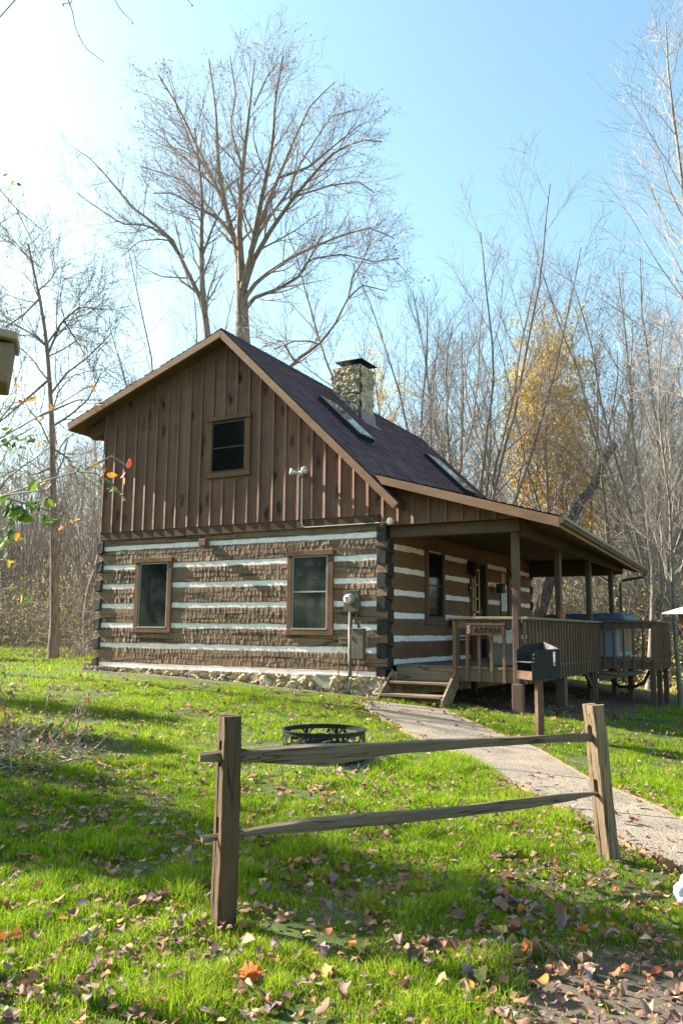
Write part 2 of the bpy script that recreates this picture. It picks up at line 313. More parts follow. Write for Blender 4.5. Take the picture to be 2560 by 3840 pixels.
quads = np.stack([idx[:-1, :-1], idx[:-1, 1:], idx[1:, 1:], idx[1:, :-1]], -1).reshape(-1, 4)
MT['ground'] = m_attr('ground_soil', .95, var=30.)
tag(mesh_obj('ground', np.stack([X, Y, Z], -1).reshape(-1, 3), quads, MT['ground'], smooth=True, color=gcol.reshape(-1, 3)), kind='structure')
# path
def resample(P, n):
    d = np.r_[0, np.cumsum(np.linalg.norm(np.diff(P, axis=0), axis=1))]; t = np.linspace(0, d[-1], n); return np.stack([np.interp(t, d, P[:, k]) for k in range(P.shape[1])], -1)
pl, pr = resample(PL, 73), resample(PR, 73); mb = MB()
def path_z(p): return h1(*p)+.025
nj = 8
for a in range(0, 72, nj):
    ia = list(range(a, min(a+nj, 72)+1)); L0 = pl[ia].copy(); R0 = pr[ia].copy()
    for A in (L0, R0):
        d = A[1]-A[0]; A[0] = A[0]+d/np.linalg.norm(d)*.013; d = A[-1]-A[-2]; A[-1] = A[-1]-d/np.linalg.norm(d)*.013
    W_ = 8; vs = []; n = len(ia)
    for i in range(n):
        for j in range(W_+1):
            p = L0[i]*(1-j/W_)+R0[i]*j/W_; vs.append((p[0], p[1], path_z(p)))
    fs = [[i*(W_+1)+j, i*(W_+1)+j+1, (i+1)*(W_+1)+j+1, (i+1)*(W_+1)+j] for i in range(n-1) for j in range(W_)]
    N0 = len(vs); edge = [i*(W_+1) for i in range(n)]+[(n-1)*(W_+1)+j for j in range(1, W_+1)]+[i*(W_+1)+W_ for i in range(n-2, -1, -1)]+[j for j in range(W_-1, 0, -1)]
    vs += [(vs[e][0], vs[e][1], vs[e][2]-.1) for e in edge]; ne = len(edge)
    fs += [[edge[k], edge[(k+1) % ne], N0+(k+1) % ne, N0+k] for k in range(ne)]
    mb.add(vs, fs)
tag(mb.build('path', MT['conc']), kind='structure')
for E_, sgn in ((pl, -1), (pr, 1)):
    mb = MB()
    for i in range(72):
        p, q = E_[i], E_[i+1]; d = (q-p)/np.linalg.norm(q-p); n_ = np.array([d[1], -d[0]])*sgn*-1
        n_ = n_ if np.dot(n_, (E_[i]-(pl[i]+pr[i])/2)) > 0 else -n_
        a, b = p+n_*.022, q+n_*.022
        mb.bar((a[0], a[1], path_z(p)-.025), (b[0], b[1], path_z(q)-.025), .028, .06)
    tag(mb.build('path_edging', m_wood('edging_wood_'+('a' if sgn < 0 else 'b'), (.15, .115, .07), (.27, .21, .13), 'x')), kind='structure')
# ------------------------------------------------------------------ cabin
cab = empty('log_cabin', (-3.2, 0, -.2), 'brown log cabin with white chinking, board siding gable and covered side porch', 'cabin')
S = .38; ZG = 2.303; ZP = 2.116; CH = .093
def gmap(u, w, z): return (u, -w, z)
def pmap(u, w, z): return (w, u, z)
def mbox(mb, fn, u0, u1, w0, w1, z0, z1):
    p, q = fn(u0, w0, z0), fn(u1, w1, z1)
    mb.box(min(p[0], q[0]), max(p[0], q[0]), min(p[1], q[1]), max(p[1], q[1]), z0, z1)
WIN_G = [(-5.44, -4.515, .60, 2.03), (-1.905, -.985, .59, 2.036)]
OPEN_P = [(1.53, 2.42, .79, 2.22), (3.80, 4.80, .1, 2.13), (6.22, 6.98, .74, 2.12)]
def hewn_log(name, fn, u0, u1, z0, z1, mat, amp, res, holes, seed, base=.011):
    g = np.random.default_rng(seed)
    nu = int((u1-u0)/res); nz = max(4, int((z1-z0)/res)); u = np.linspace(u0, u1, nu+1); z = np.linspace(z0, z1, nz+1)
    UU, ZZ = np.meshgrid(u, z); D = np.zeros_like(UU)
    rows = 3; hz = (z1-z0)/rows
    wob = (vnoise(UU, ZZ, 2.6, seed % 50)-.5)*.05
    rowi = np.clip(np.floor((ZZ-z0+wob)/hz), 0, rows-1).astype(int); b = np.clip((ZZ-z0+wob)/hz-rowi, 0, 1)
    for r in range(rows):
        e = [u0-.05]
        while e[-1] < u1+.15: e.append(e[-1]+g.uniform(.05, .115))
        e = np.array(e); nc = len(e)-1; tu = g.normal(0, .045, nc); tz = g.uniform(.02, .085, nc); off = g.uniform(0, .0035, nc); cc = g.uniform(.2, 1., nc)
        m = rowi == r; uu = UU[m]+(ZZ[m]-z0)*g.uniform(-.12, .12)
        c = np.clip(np.searchsorted(e, uu)-1, 0, nc-1); a = (uu-e[c])/(e[c+1]-e[c])
        w = e[c+1]-e[c]
        D[m] = off[c]+tu[c]*(a-.5)*w*.9+cc[c]*.0045*(a-.5)**2*4+tz[c]*(1-b[m])*hz*.55
    D *= .35+.9*np.clip((vnoise(UU, ZZ*2, .9, seed % 41)-.25)*2.2, 0, 1)
    D = np.clip(D*amp+(vnoise(UU, ZZ, 40, seed % 31)-.5)*.0016*amp, -.004, .02)
    ed = np.minimum((z1-ZZ), (ZZ-z0)); D -= np.clip(1-ed/.018, 0, 1)**2*.004
    Wd = base+D
    P = np.stack([UU.ravel(), Wd.ravel(), ZZ.ravel()], -1)
    idx = np.arange((nu+1)*(nz+1)).reshape(nz+1, nu+1)
    q = np.stack([idx[:-1, :-1], idx[:-1, 1:], idx[1:, 1:], idx[1:, :-1]], -1).reshape(-1, 4)
    e_ = np.zeros_like(ZZ); e_[0] = (vnoise(u, u*0+z0, 5, seed % 17)-.5)*.016+(vnoise(u, u*0+z0, 19, seed % 13)-.5)*.009; e_[1] = e_[0]*.6; e_[-1] = (vnoise(u, u*0+z1, 5, seed % 19)-.5)*.014+(vnoise(u, u*0+z1, 19, seed % 11)-.5)*.008; P[:, 2] += e_.ravel()
    cu = (u[:-1]+u[1:])/2; cz = (z[:-1]+z[1:])/2; CU, CZ = np.meshgrid(cu, cz); keep = np.ones(CU.size, bool)
    for h in holes: keep &= ~((CU.ravel() > h[0]+.03) & (CU.ravel() < h[1]-.03) & (CZ.ravel() > h[2]+.03) & (CZ.ravel() < h[3]-.03))
    q = q[keep]
    # return edges to the wall
    ring = np.concatenate([idx[0, :], idx[1:, -1], idx[-1, -2::-1], idx[-2:0, 0]]); back = P[ring].copy(); back[:, 1] = -.03
    n0 = len(P); P = np.vstack([P, back]); k = np.arange(len(ring)); q2 = np.stack([ring[k], ring[(k+1) % len(ring)], n0+(k+1) % len(ring), n0+k], -1)[:, ::-1]
    V = np.array([fn(*p) for p in P]); q = np.vstack([q, q2])
    if fn is pmap: q = q[:, ::-1]
    return mesh_obj(name, V, q, mat, cab)
# chinking slabs (the wall behind the logs)
mb = MB(); mbox(mb, gmap, -6.33, -.16, -.12, 0, -.07, 2.33); mb.build('chinking', MT['chink'], cab)
mb = MB(); mbox(mb, pmap, .19, 8.1, -.12, 0, .123, 2.2); mb.build('chinking', MT['chink'], cab)
hewn_log('log', gmap, -6.45, -.02, ZG+.0, 2.60, MT['log'], 1, .0125, [], 11, .012)
for k in range(6):
    hewn_log('log', gmap, -6.36, -.15, ZG-CH-.287-S*k, ZG-CH-S*k, MT['log'], 1.35, .0115, WIN_G, 20+k, .006)
hewn_log('log', pmap, .18, 8.15, ZP, 2.40, MT['logy'], .35, .03, OPEN_P, 40, .012)
for k in range(5):
    hewn_log('log', pmap, .18, 8.15, ZP-CH-.287-S*k, ZP-CH-S*k, MT['logy'], .4, .025, OPEN_P, 41+k, .008)
# dovetailed log ends
def end_block(mb, x0, x1, y0, y1, z0, z1, sl, ax):
    """block whose lower/upper faces slope like a dovetail"""
    vs = [(x0,y0,z0),(x1,y0,z0),(x1,y1,z0),(x0,y1,z0),(x0,y0,z1),(x1,y0,z1),(x1,y1,z1),(x0,y1,z1)]
    vs = [list(v) for v in vs]
    for v in vs:
        t = (v[0]-x0)/(x1-x0) if ax == 'x' else (v[1]-y0)/(y1-y0)
        v[2] += -sl*t+random.uniform(-.008, .008); v[0] += random.uniform(-.006, .006); v[1] += random.uniform(-.006, .006)
    mb.add(vs, [[0,3,2,1],[4,5,6,7],[0,1,5,4],[1,2,6,5],[2,3,7,6],[3,0,4,7]])
for k in range(-1, 6):
    zc = ZP-CH-.1435-S*k
    mb = MB(); end_block(mb, -.165, .0, -.036+random.uniform(-.008, .008), .17, zc-.105, zc+.12, .035, 'x'); mb.build('log_end', MT['logend'], cab, bev=.006)
    mb = MB(); end_block(mb, -6.48, -6.33, -.05, .17, zc-.11, zc+.11, -.03, 'x'); mb.build('log_end', MT['logend'], cab, bev=.006)
for k in range(6):
    zc = ZG-CH-.1435-S*k
    mb = MB(); end_block(mb, -.16, .045, .012, .185, zc-.115, zc+.11, .03, 'y'); mb.build('log_end', MT['logend'], cab, bev=.006)
    mb = MB(); end_block(mb, -.175, .02, -.015, .17, zc-.075, zc+.07, .0, 'y'); mb.build('log_end', MT['log'], cab, bev=.01)
    mb = MB(); end_block(mb, -6.47, -6.32, -.015, .17, zc-.075, zc+.07, .0, 'y'); mb.build('log_end', MT['log'], cab, bev=.01)
    mb = MB(); end_block(mb, -.17, .045, 8.02, 8.17, zc-.1, zc+.1, .0, 'y'); mb.build('log_end', MT['logend'], cab, bev=.006)
# other walls, interior block
mb = MB(); mb.box(-6.3, -.13, .13, 8.1, -.05, 2.6); mb.build('inner_wall', MT['dark'], cab)
for k in range(-1, 6):
    zt = ZP-CH-S*k; mb = MB(); mb.box(-6.36, -6.31, .17, 8.12, zt-.287, zt); mb.build('log', MT['logy'], cab, bev=.01)
    mb = MB(); mb.box(-6.33, -.1, 8.1, 8.15, zt-.287, zt); mb.build('log', MT['log'], cab, bev=.01)
mb = MB(); mb.box(-6.335, -6.305, .15, 8.1, -.05, 2.5); mb.box(-6.3, -.15, 8.1, 8.13, -.05, 2.5); mb.build('chinking', MT['chink'], cab)
# ---- roof
Y0, Y1 = -.389, 8.9
def sag(y): return -.019*(y-Y0)
def shingle_patch(P00, P10, P01, P11, ncourse, tab, seed, name):
    """P00 top/near, P10 bottom/near, P01 top/far, P11 bottom/far"""
    g = np.random.default_rng(seed); P00, P10, P01, P11 = (np.array(p, float) for p in (P00, P10, P01, P11))
    B = lambda s, t: P00*(1-s)*(1-t)+P10*s*(1-t)+P01*(1-s)*t+P11*s*t
    nrm = np.cross(P10-P00, P01-P00); nrm /= np.linalg.norm(nrm); nrm *= np.sign(nrm[2])
    Lt = np.linalg.norm(P01-P00); V = []; Q = []; K = []
    for c in range(ncourse):
        e = [-g.uniform(0, tab)]
        while e[-1] < Lt: e.append(e[-1]+tab*g.uniform(.55, 1.25))
        for a, b in zip(e[:-1], e[1:]):
            a, b = max(a, 0)/Lt, min(b, Lt)/Lt
            if b-a < .02/Lt: continue
            h = .010+g.uniform(0, .006); ext = g.choice([0, .12])
            s0, s1 = c/ncourse, min((c+1+ext)/ncourse, 1)
            top = [B(s0, a)+nrm*.001, B(s0, b)+nrm*.001, B(s1, b)+nrm*h, B(s1, a)+nrm*h]; bot = [B(s1, b)-nrm*.004, B(s1, a)-nrm*.004]
            n = len(V); V += top+bot; Q += [[n, n+1, n+2, n+3], [n+3, n+2, n+4, n+5]]
            c0 = np.array([.092, .06, .064])*g.uniform(.72, 1.32)+np.array([.012, .0, .0])*g.uniform(0, 1.3); K += [c0]*6
    V = np.array(V); 
    return mesh_obj(name, V, np.array(Q), MT['shingle'], cab, color=np.array(K))
RX, RZ = -3.245, 6.22
def zr(x): return RZ-.967*(x-RX)
def zl(x): return RZ+.344*(x-RX)
sa = sag(Y1)
shingle_patch((RX, Y0, RZ), (.39, Y0, zr(.39)), (RX, Y1, RZ+sa), (.39, Y1, zr(.39)+sa), 36, .3, 1, 'roof')
shingle_patch((RX, Y0, RZ), (-7.183, Y0, zl(-7.183)), (RX, Y1, RZ+sa), (-7.183, Y1, zl(-7.183)+sa), 30, .3, 2, 'roof')
PA, PB_, PC_, PD = np.array((-.05, Y0, 3.20)), np.array((2.95, Y0, 2.325)), np.array((2.62, Y1, 2.205)), np.array((-.05, Y1, 3.2+sa))
shingle_patch(PA, PB_, PD, PC_, 22, .3, 3, 'porch_roof')
mb = MB()      # ridge cap
for i in range(30):
    y = Y0+(Y1-Y0)*i/30; y2 = Y0+(Y1-Y0)*(i+1)/30+.02; h = .012
    mb.add([(RX-.14, y, zl(RX-.14)+sag(y)+h), (RX, y, RZ+sag(y)+.022), (RX+.12, y, zr(RX+.12)+sag(y)+h), (RX-.14, y2, zl(RX-.14)+sag(y2)+h+.004), (RX, y2, RZ+sag(y2)+.026), (RX+.12, y2, zr(RX+.12)+sag(y2)+h+.004)], [[0, 1, 4, 3], [1, 2, 5, 4], [0, 3, 5, 2]])
mesh_obj('ridge_cap', np.array(mb.v), mb.f, MT['shingle'], cab, color=np.tile([.04, .028, .04], (len(mb.v), 1)))
def slab(a, b, c, d, t):       # 4 top corners, thickness downwards
    m = MB(); vs = [np.array(p, float) for p in (a, b, c, d)]; lo = [p-np.array([0, 0, t]) for p in vs]; up = [p-np.array([0, 0, .006]) for p in vs]
    return m.add(up+lo, [[0, 1, 2, 3], [7, 6, 5, 4], [0, 4, 5, 1], [1, 5, 6, 2], [2, 6, 7, 3], [3, 7, 4, 0]])
yb = Y0+.045
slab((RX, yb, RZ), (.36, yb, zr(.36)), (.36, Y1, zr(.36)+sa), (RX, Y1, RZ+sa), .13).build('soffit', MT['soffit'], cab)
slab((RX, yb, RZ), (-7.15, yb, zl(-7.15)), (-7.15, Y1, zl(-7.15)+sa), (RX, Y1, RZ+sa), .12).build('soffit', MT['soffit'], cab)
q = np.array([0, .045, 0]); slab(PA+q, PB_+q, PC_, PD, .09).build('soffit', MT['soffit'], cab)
def rake(name, p, q, w, y, t=.045, mat='rake'):
    p, q = np.array(p), np.array(q); d = (q-p)/np.linalg.norm(q-p); n = np.array([d[1], -d[0]]); n = n if n[1] < 0 else -n
    poly = [p, q, q+n*w, p+n*w]; return poly
k = .125
# right rake board: plumb cut at the ridge, square cut at its foot
d_ = np.array([1, -.967])/math.hypot(1, .967); n_ = np.array([d_[1], -d_[0]])
f_ = np.array([.39, zr(.39)-.012]); top = np.array([RX, RZ-.012])
poly = [top, f_, f_+n_*k, np.array([RX, RZ-.012-k*math.hypot(1, .967)])]
mb = MB(); mb.prism(poly, (0, Y0, 0), (1, 0, 0), (0, 0, 1), (0, .045, 0)); mb.build('rake_board', MT['rake'], cab, bev=.004)
g_ = np.array([-7.183, zl(-7.183)-.012]); m_ = np.array([.344, -1])/math.hypot(1, .344)
poly = [g_, np.array([RX-.002, RZ-.012]), np.array([RX-.002, RZ-.012-.13*math.hypot(1, .344)]), g_+m_*.13]
mb = MB(); mb.prism(poly, (0, Y0, 0), (1, 0, 0), (0, 0, 1), (0, .045, 0)); mb.build('rake_board', MT['rake'], cab, bev=.004)
pr0, pr1 = np.array([-.02, PA[2]-.022]), np.array([2.93, PB_[2]-.012])
poly = [pr0, pr1, pr1+[0, -.15], np.array([.10, PA[2]-.19])]
mb = MB(); mb.prism(poly, (0, Y0+.003, 0), (1, 0, 0), (0, 0, 1), (0, .042, 0)); mb.build('rake_board', MT['rake'], cab, bev=.004)
mb = MB(); mb.bar((-7.17, Y0+.05, zl(-7.17)-.08), (-7.17, Y1, zl(-7.17)-.08+sa), .03, .13); mb.build('fascia_board', MT['rake'], cab)
mb = MB(); mb.prism([(-6.43, 4.93), (-7.0, 4.75), (-6.78, 4.55), (-6.43, 4.67)], (0, -.06, 0), (1, 0, 0), (0, 0, 1), (0, .14, 0)); mb.build('lookout', MT['soffit'], cab, bev=.004)
for y in np.arange(.6, 8.4, .61):
    mb = MB(); mb.prism([(-6.44, 4.92), (-7.12, 4.70), (-7.12, 4.62), (-6.44, 4.80)], (0, y, 0), (1, 0, 0), (0, 0, 1), (0, .04, 0)); mb.build('rafter_tail', MT['soffit'], cab)
# ---- siding of the gable
sd = [(-6.44, 2.575), (-.03, 2.575), (-.03, 2.385), (2.2, 2.385), (2.2, 3.2-.2917*2.25-.07), (.0, 3.2-.2917*.05-.06), (-.03, zr(-.03)-.1), (RX, RZ-.1), (-6.44, zl(-6.44)-.1)]
mb = MB(); mb.prism(sd, (0, -.05, 0), (1, 0, 0), (0, 0, 1), (0, .09, 0)); mb.build('siding', MT['siding'], cab)
def sid_top(x): return (zl(x) if x < RX else (zr(x) if x < -.03 else 3.2-.2917*(x+.05)))-.1
for i in range(32):
    x = -6.40 if i == 0 else -6.385+.2755*i+random.uniform(-.015, .015)
    if x > 2.1: break
    w = .05+random.uniform(-.006, .008); z0 = (2.575 if x < -.05 else 2.385)+random.uniform(-.004, .004); z1 = sid_top(x)-.01
    segs = [(z0, z1)]
    if -3.76 < x < -2.72: segs = [(z0, 3.42), (4.66, z1)]
    for a, b in segs:
        mb = MB(); tw = random.uniform(-.003, .003)
        l_, r_ = -.0625+random.uniform(-.002, .002), -.074+random.uniform(-.002, .002)
        mb.add([(x-w/2, l_, a), (x+w/2, r_, a), (x+w/2, -.049, a), (x-w/2, -.049, a), (x-w/2+tw, l_, b), (x+w/2+tw, r_, b), (x+w/2+tw, -.049, b), (x-w/2+tw, -.049, b)],
               [[0,3,2,1],[4,5,6,7],[0,1,5,4],[1,2,6,5],[2,3,7,6],[3,0,4,7]])
        mb.build('batten', MT['batten'], cab, bev=.003)
mb = MB(); mb.box(-6.447, -6.40, -.055, 8.1, 2.575, zl(-6.44)-.1); mb.build('siding', MT['siding'], cab)      # left side wall boards
bk = [(-6.44, 2.5), (2.2, 2.2), (2.2, 2.5), (-.03, zr(-.03)-.1), (RX, RZ-.1), (-6.44, zl(-6.44)-.1)]
mb = MB(); mb.prism([(a, b+sag(8.1)) for a, b in bk], (0, 8.1, 0), (1, 0, 0), (0, 0, 1), (0, .06, 0)); mb.build('siding', MT['siding'], cab)
# trim board between siding and logs at the corner
mb = MB(); mb.box(-6.42, -.12, -.048, .02, 2.42, 2.572); mb.build('trim_board', m_wood('band_board', (.05, .03, .02), (.1, .06, .04), 'x'), cab, bev=.004)
mb = MB(); mb.box(-3.80, -3.64, -.16, -.03, 2.20, 2.33); mb.build('beam_end', MT['trim'], cab, bev=.006)
# ---- windows
def window(fn, fr, gl, mid, gmat, w0=.0, sill=True, name='window', hood=.02):
    """fr outer trim (u0,u1,z0,z1), gl glass"""
    t = MB(); u0, u1, z0, z1 = fr; a, b, c, d = gl; W1 = w0+.042
    mbox(t, fn, u0, a-.002, w0, W1, c-.0, z1-.092); mbox(t, fn, b+.002, u1, w0, W1, c-.0, z1-.092)
    mbox(t, fn, u0-.012, u1+.012, w0, W1+hood, z1-.09, z1); mbox(t, fn, u0-.01, u1+.012, w0, W1+.004, z0, c-.002)
    fm = t.build(name, MT['trimz'], cab, bev=.004)
    s = MB(); f = .022; mbox(s, fn, a, a+f, w0+.004, w0+.030, c, d); mbox(s, fn, b-f, b, w0+.004, w0+.030, c, d); mbox(s, fn, a+f, b-f, w0+.004, w0+.030, d-f, d); mbox(s, fn, a, b, w0+.004, w0+.05, c-.0, c+f*1.1)
    if mid: mbox(s, fn, a+f, b-f, w0+.006, w0+.026, mid-.012, mid+.012)
    so = s.build('sash', MT['alu'] if gmat == 'glass' else MT['darkalu'], fm)
    p = MB(); mbox(p, fn, a+f, b-f, w0, w0+.012, c+f, d-f); p.build('pane', MT[gmat], fm)
    return fm
window(gmap, WIN_G[0], (-5.33, -4.615, .69, 1.93), None, 'glass')
window(gmap, WIN_G[1], (-1.805, -1.10, .685, 1.94), 1.326, 'glass')
window(gmap, (-3.735, -2.735, 3.465, 4.645), (-3.615, -2.855, 3.565, 4.52), 4.03, 'glassdk', w0=.05)
window(pmap, OPEN_P[0], (1.66, 2.335, .92, 2.10), 1.50, 'glassdk')
window(pmap, OPEN_P[2], (6.32, 6.88, .85, 2.07), 1.45, 'glassdk')
# ---- door with its side light
t = MB()
for a, b, c, d in ((3.80, 3.88, .13, 2.13), (4.70, 4.80, .13, 2.13), (3.88, 4.70, 2.06, 2.13), (4.22, 4.30, .13, 2.06)): mbox(t, pmap, a, b, 0, .045, c, d)
door = t.build('door', MT['trimz'], cab, bev=.004)
t = MB(); mbox(t, pmap, 4.30, 4.70, 0, .012, .14, 2.06); t.build('doorway_shade', MT['dark'], door)  # flat near-black sheet standing for the shade in the door recess
t = MB(); mbox(t, pmap, 4.34, 4.37, .012, .06, 1.02, 1.12); t.build('handle', MT['steel'], door)
t = MB(); mbox(t, pmap, 3.9, 4.21, 0, .010, .3, 2.04); t.build('side_light', MT['glassdk'], door)
t = MB()
for a, b, c, d in ((3.98, 4.02, 1.05, 1.95), (4.19, 4.23, 1.05, 1.95), (4.02, 4.19, 1.05, 1.09), (4.02, 4.19, 1.91, 1.95), (4.02, 4.19, 1.62, 1.64), (4.02, 4.19, 1.33, 1.35)): mbox(t, pmap, a, b, .05, .062, c, d)
t.build('side_light_frame', MT['yframe'], door)
# ---- stone foundation and chimney
def stone_face(name, o, u, v, n, lu, lv, cell, depth, seed, parent, res=.014, tone=1.):
    g = np.random.default_rng(seed); o, u, v, n = (np.array(q, float) for q in (o, u, v, n))
    a = np.arange(0, lu+res, res); b = np.arange(0, lv+res, res); A, B = np.meshgrid(a, b)
    sx = []; yy = -cell*.2
    while yy < lv+cell:
        xx = -cell*g.uniform(.2, 1)
        while xx < lu+cell: sx.append((xx+g.uniform(-.25, .25)*cell, yy+g.uniform(-.25, .25)*cell)); xx += cell*g.uniform(.65, 1.35)
        yy += cell*g.uniform(.75, .95)
    sx = np.array(sx); Aw = A+(vnoise(A, B, 9, seed)-.5)*cell*.35; Bw = B+(vnoise(A, B, 9, seed+1)-.5)*cell*.35
    D = np.hypot(Aw[..., None]-sx[:, 0], (Bw[..., None]-sx[:, 1])*1.15); i1 = D.argmin(-1); Ds = np.partition(D, 1, -1); edge = (Ds[..., 1]-Ds[..., 0])/cell
    tilt = g.normal(0, .55, (len(sx), 2)); hh = g.uniform(.6, 1.1, len(sx))
    Hh = np.clip(edge/.16, 0, 1)**.55*hh[i1]*.8+(tilt[i1, 0]*(Aw-sx[i1, 0])+tilt[i1, 1]*(Bw-sx[i1, 1]))/cell*.7*np.clip(edge/.2, 0, 1)
    Hh += (vnoise(A, B, 26, seed+2)-.5)*.7+(vnoise(A, B, 13, seed+6)-.5)*.7+(vnoise(A, B, 60, seed+3)-.5)*.3
    P = o+A[..., None]*u+B[..., None]*v+(Hh*depth)[..., None]*n
    bc = np.array([[.6, .48, .31], [.52, .43, .3], [.66, .56, .4], [.46, .39, .29], [.56, .43, .26]])[g.integers(0, 5, len(sx))]*g.uniform(.8, 1.15, (len(sx), 1))*tone
    colr = bc[i1]*np.where(edge < .05, .6, 1)[..., None]
    nb, na = A.shape; idx = np.arange(na*nb).reshape(nb, na); q = np.stack([idx[:-1, :-1], idx[:-1, 1:], idx[1:, 1:], idx[1:, :-1]], -1).reshape(-1, 4)
    return P.reshape(-1, 3), q, colr.reshape(-1, 3)
def join_faces(parts):
    V, Q, K, n = [], [], [], 0
    for v, q, c in parts: V.append(v); Q.append(q+n); K.append(c); n += len(v)
    return np.vstack(V), np.vstack(Q), np.vstack(K)
fp_ = [stone_face('f', (-6.62, -.10, -.62), (1, 0, 0), (0, 0, 1), (0, -1, 0), 1.36, .555, .26, .12, 3, cab), stone_face('f', (-5.05, -.10, -.62), (1, 0, 0), (0, 0, 1), (0, -1, 0), 3.79, .555, .25, .12, 4, cab),
       stone_face('f', (-.93, -.10, -.75), (1, 0, 0), (0, 0, 1), (0, -1, 0), 1.03, .69, .25, .12, 5, cab),
       stone_face('f', (-1.26, -.10, -.75), (1, 0, 0), (0, 0, 1), (0, -1, 0), .33, .46, .2, .05, 15, cab), stone_face('f', (-6.62, 8.1, -.62), (0, -1, 0), (0, 0, 1), (-1, 0, 0), 8.2, .56, .26, .07, 6, cab, .04), stone_face('f', (.08, -.08, -.85), (0, 1, 0), (0, 0, 1), (1, 0, 0), 8.1, .85, .27, .06, 7, cab, .03, .7)]
V, Q, K = join_faces(fp_); fo = mesh_obj('foundation', V, Q, MT['stone'], cab, color=K)
mb = MB(); mb.box(-6.6, .06, -.125, 8.1, -.9, -.075); mb.build('mortar', MT['mortar'], fo)
def vent(x0, x1, z0, z1, mat):
    mb = MB(); mb.box(x0, x1, -.14, -.07, z1, z1+.025); mb.box(x0, x1, -.15, -.07, z0-.03, z0)
    for i in range(13):
        x = x0+(x1-x0)*(i+.5)/13; mb.box(x-.006, x+.006, -.12, -.085, z0, z1)
    mb.build('foundation_vent', mat, cab)
vent(-1.24, -.95, -.25, -.07, MT['galv'])
mb = MB(); mb.box(-5.255, -5.055, -.12, -.08, -.3, -.06); mb.build('foundation_vent', MT['trim'], cab)
cx0, cx1, cy0, cy1, cz1 = -3.10, -2.45, 3.61, 4.21, 6.56
cf = [stone_face('c', (cx0, cy0, 5.2), (1, 0, 0), (0, 0, 1), (0, -1, 0), cx1-cx0, cz1-5.2, .27, .075, 21, cab, .012, .95), stone_face('c', (cx1, cy0, 5.2), (0, 1, 0), (0, 0, 1), (1, 0, 0), cy1-cy0, cz1-5.2, .27, .06, 22, cab, .012, 1.1),
      stone_face('c', (cx0, cy1, 5.2), (0, -1, 0), (0, 0, 1), (-1, 0, 0), cy1-cy0, cz1-5.2, .27, .075, 23, cab, .02, .8), stone_face('c', (cx1, cy1, 5.2), (-1, 0, 0), (0, 0, 1), (0, 1, 0), cx1-cx0, cz1-5.2, .27, .075, 24, cab, .02, .8)]
V, Q, K = join_faces(cf); ch = mesh_obj('chimney', V, Q, MT['stone'], cab, color=K)
mb = MB(); mb.box(cx0+.01, cx1-.01, cy0+.01, cy1-.01, 5.2, cz1+.005); mb.box(cx0-.03, cx1+.03, cy0-.03, cy1+.03, cz1-.03, cz1+.03); mb.build('mortar', MT['mortar'], ch, bev=.01)
mb = MB(); mb.box(cx0+.04, cx1+.08, cy0-.07, cy1+.1, cz1+.135, cz1+.15)
mb.add([(cx0+.04, cy0-.07, cz1+.15), (cx1+.08, cy0-.07, cz1+.15), (cx1+.08, cy1+.1, cz1+.15), (cx0+.04, cy1+.1, cz1+.15), (cx0+.3, cy0+.3, cz1+.2), (cx1-.2, cy0+.3, cz1+.2), (cx1-.2, cy1-.2, cz1+.2), (cx0+.3, cy1-.2, cz1+.2)], [[0,1,5,4],[1,2,6,5],[2,3,7,6],[3,0,4,7],[4,5,6,7]])
for x in (cx0+.18, cx1-.14):
    for y in (cy0+.1, cy1-.1): mb.box(x-.012, x+.012, y-.012, y+.012, cz1+.02, cz1+.14)
mb.build('chimney_cap', MT['black'], ch)
mb = MB(); sg = sag(3.9)
mb.add([(cx1+.055, cy0-.05, zr(cx1)+sg+.17), (cx1+.055, cy1+.05, zr(cx1)+sg+.17), (cx1+.075, cy1+.05, zr(cx1+.08)+sg+.03), (cx1+.075, cy0-.05, zr(cx1+.08)+sg+.03), (cx1+.22, cy1+.12, zr(cx1+.22)+sg+.026), (cx1+.22, cy0-.12, zr(cx1+.22)+sg+.026)], [[0, 3, 2, 1], [3, 5, 4, 2]])
for i in range(5):      # step flashing up the near side
    x = cx1-.02-i*.135; mb.box(x-.1, x+.05, cy0-.06, cy0-.052, zr(x)+sg-.05, zr(x)+sg+.11); mb.add([(x-.1, cy0-.06, zr(x-.1)+sg+.022), (x+.05, cy0-.06, zr(x+.05)+sg+.022), (x+.05, cy0-.13, zr(x+.05)+sg+.022), (x-.1, cy0-.13, zr(x-.1)+sg+.022)], [[0, 3, 2, 1]])
mb.build('flashing', MT['lead'], ch)
# ---- sky lights
sn = np.array([.967, 0, 1.])/math.hypot(1, .967); sdn = np.array([1, 0, -.967])/math.hypot(1, .967)
def skylight(x0, x1, y0, y1):
    L_ = (x1-x0)*math.hypot(1, .967); yc = (y0+y1)/2; o = np.array([x0, 0, zr(x0)+sag(yc)]); e = np.array([0, 1., 0])
    def bx(m, s0, s1, a, b, h0, h1): m.obox(o+sdn*(s0+s1)/2+e*(a+b)/2+sn*(h0+h1)/2, sdn*(s1-s0)/2, e*(b-a)/2, sn*(h1-h0)/2)
    m = MB(); bx(m, 0, .06, y0, y1, 0, .115); bx(m, L_-.06, L_, y0, y1, 0, .115); bx(m, .06, L_-.06, y0, y0+.055, 0, .115); bx(m, .06, L_-.06, y1-.055, y1, 0, .115); bx(m, L_-.0, L_+.14, y0-.05, y1+.05, .012, .02)
    fr = m.build('skylight', MT['black'], cab, bev=.004); m = MB(); bx(m, .055, L_-.055, y0+.05, y1-.05, .06, .118); m.build('pane', MT['skyglass'], fr)
    m = MB(); bx(m, .02, L_, y0-.004, y0+.02, .105, .121); bx(m, L_-.03, L_+.004, y0, y1, .105, .121); m.build('frame_edge', MT['galv'], fr)
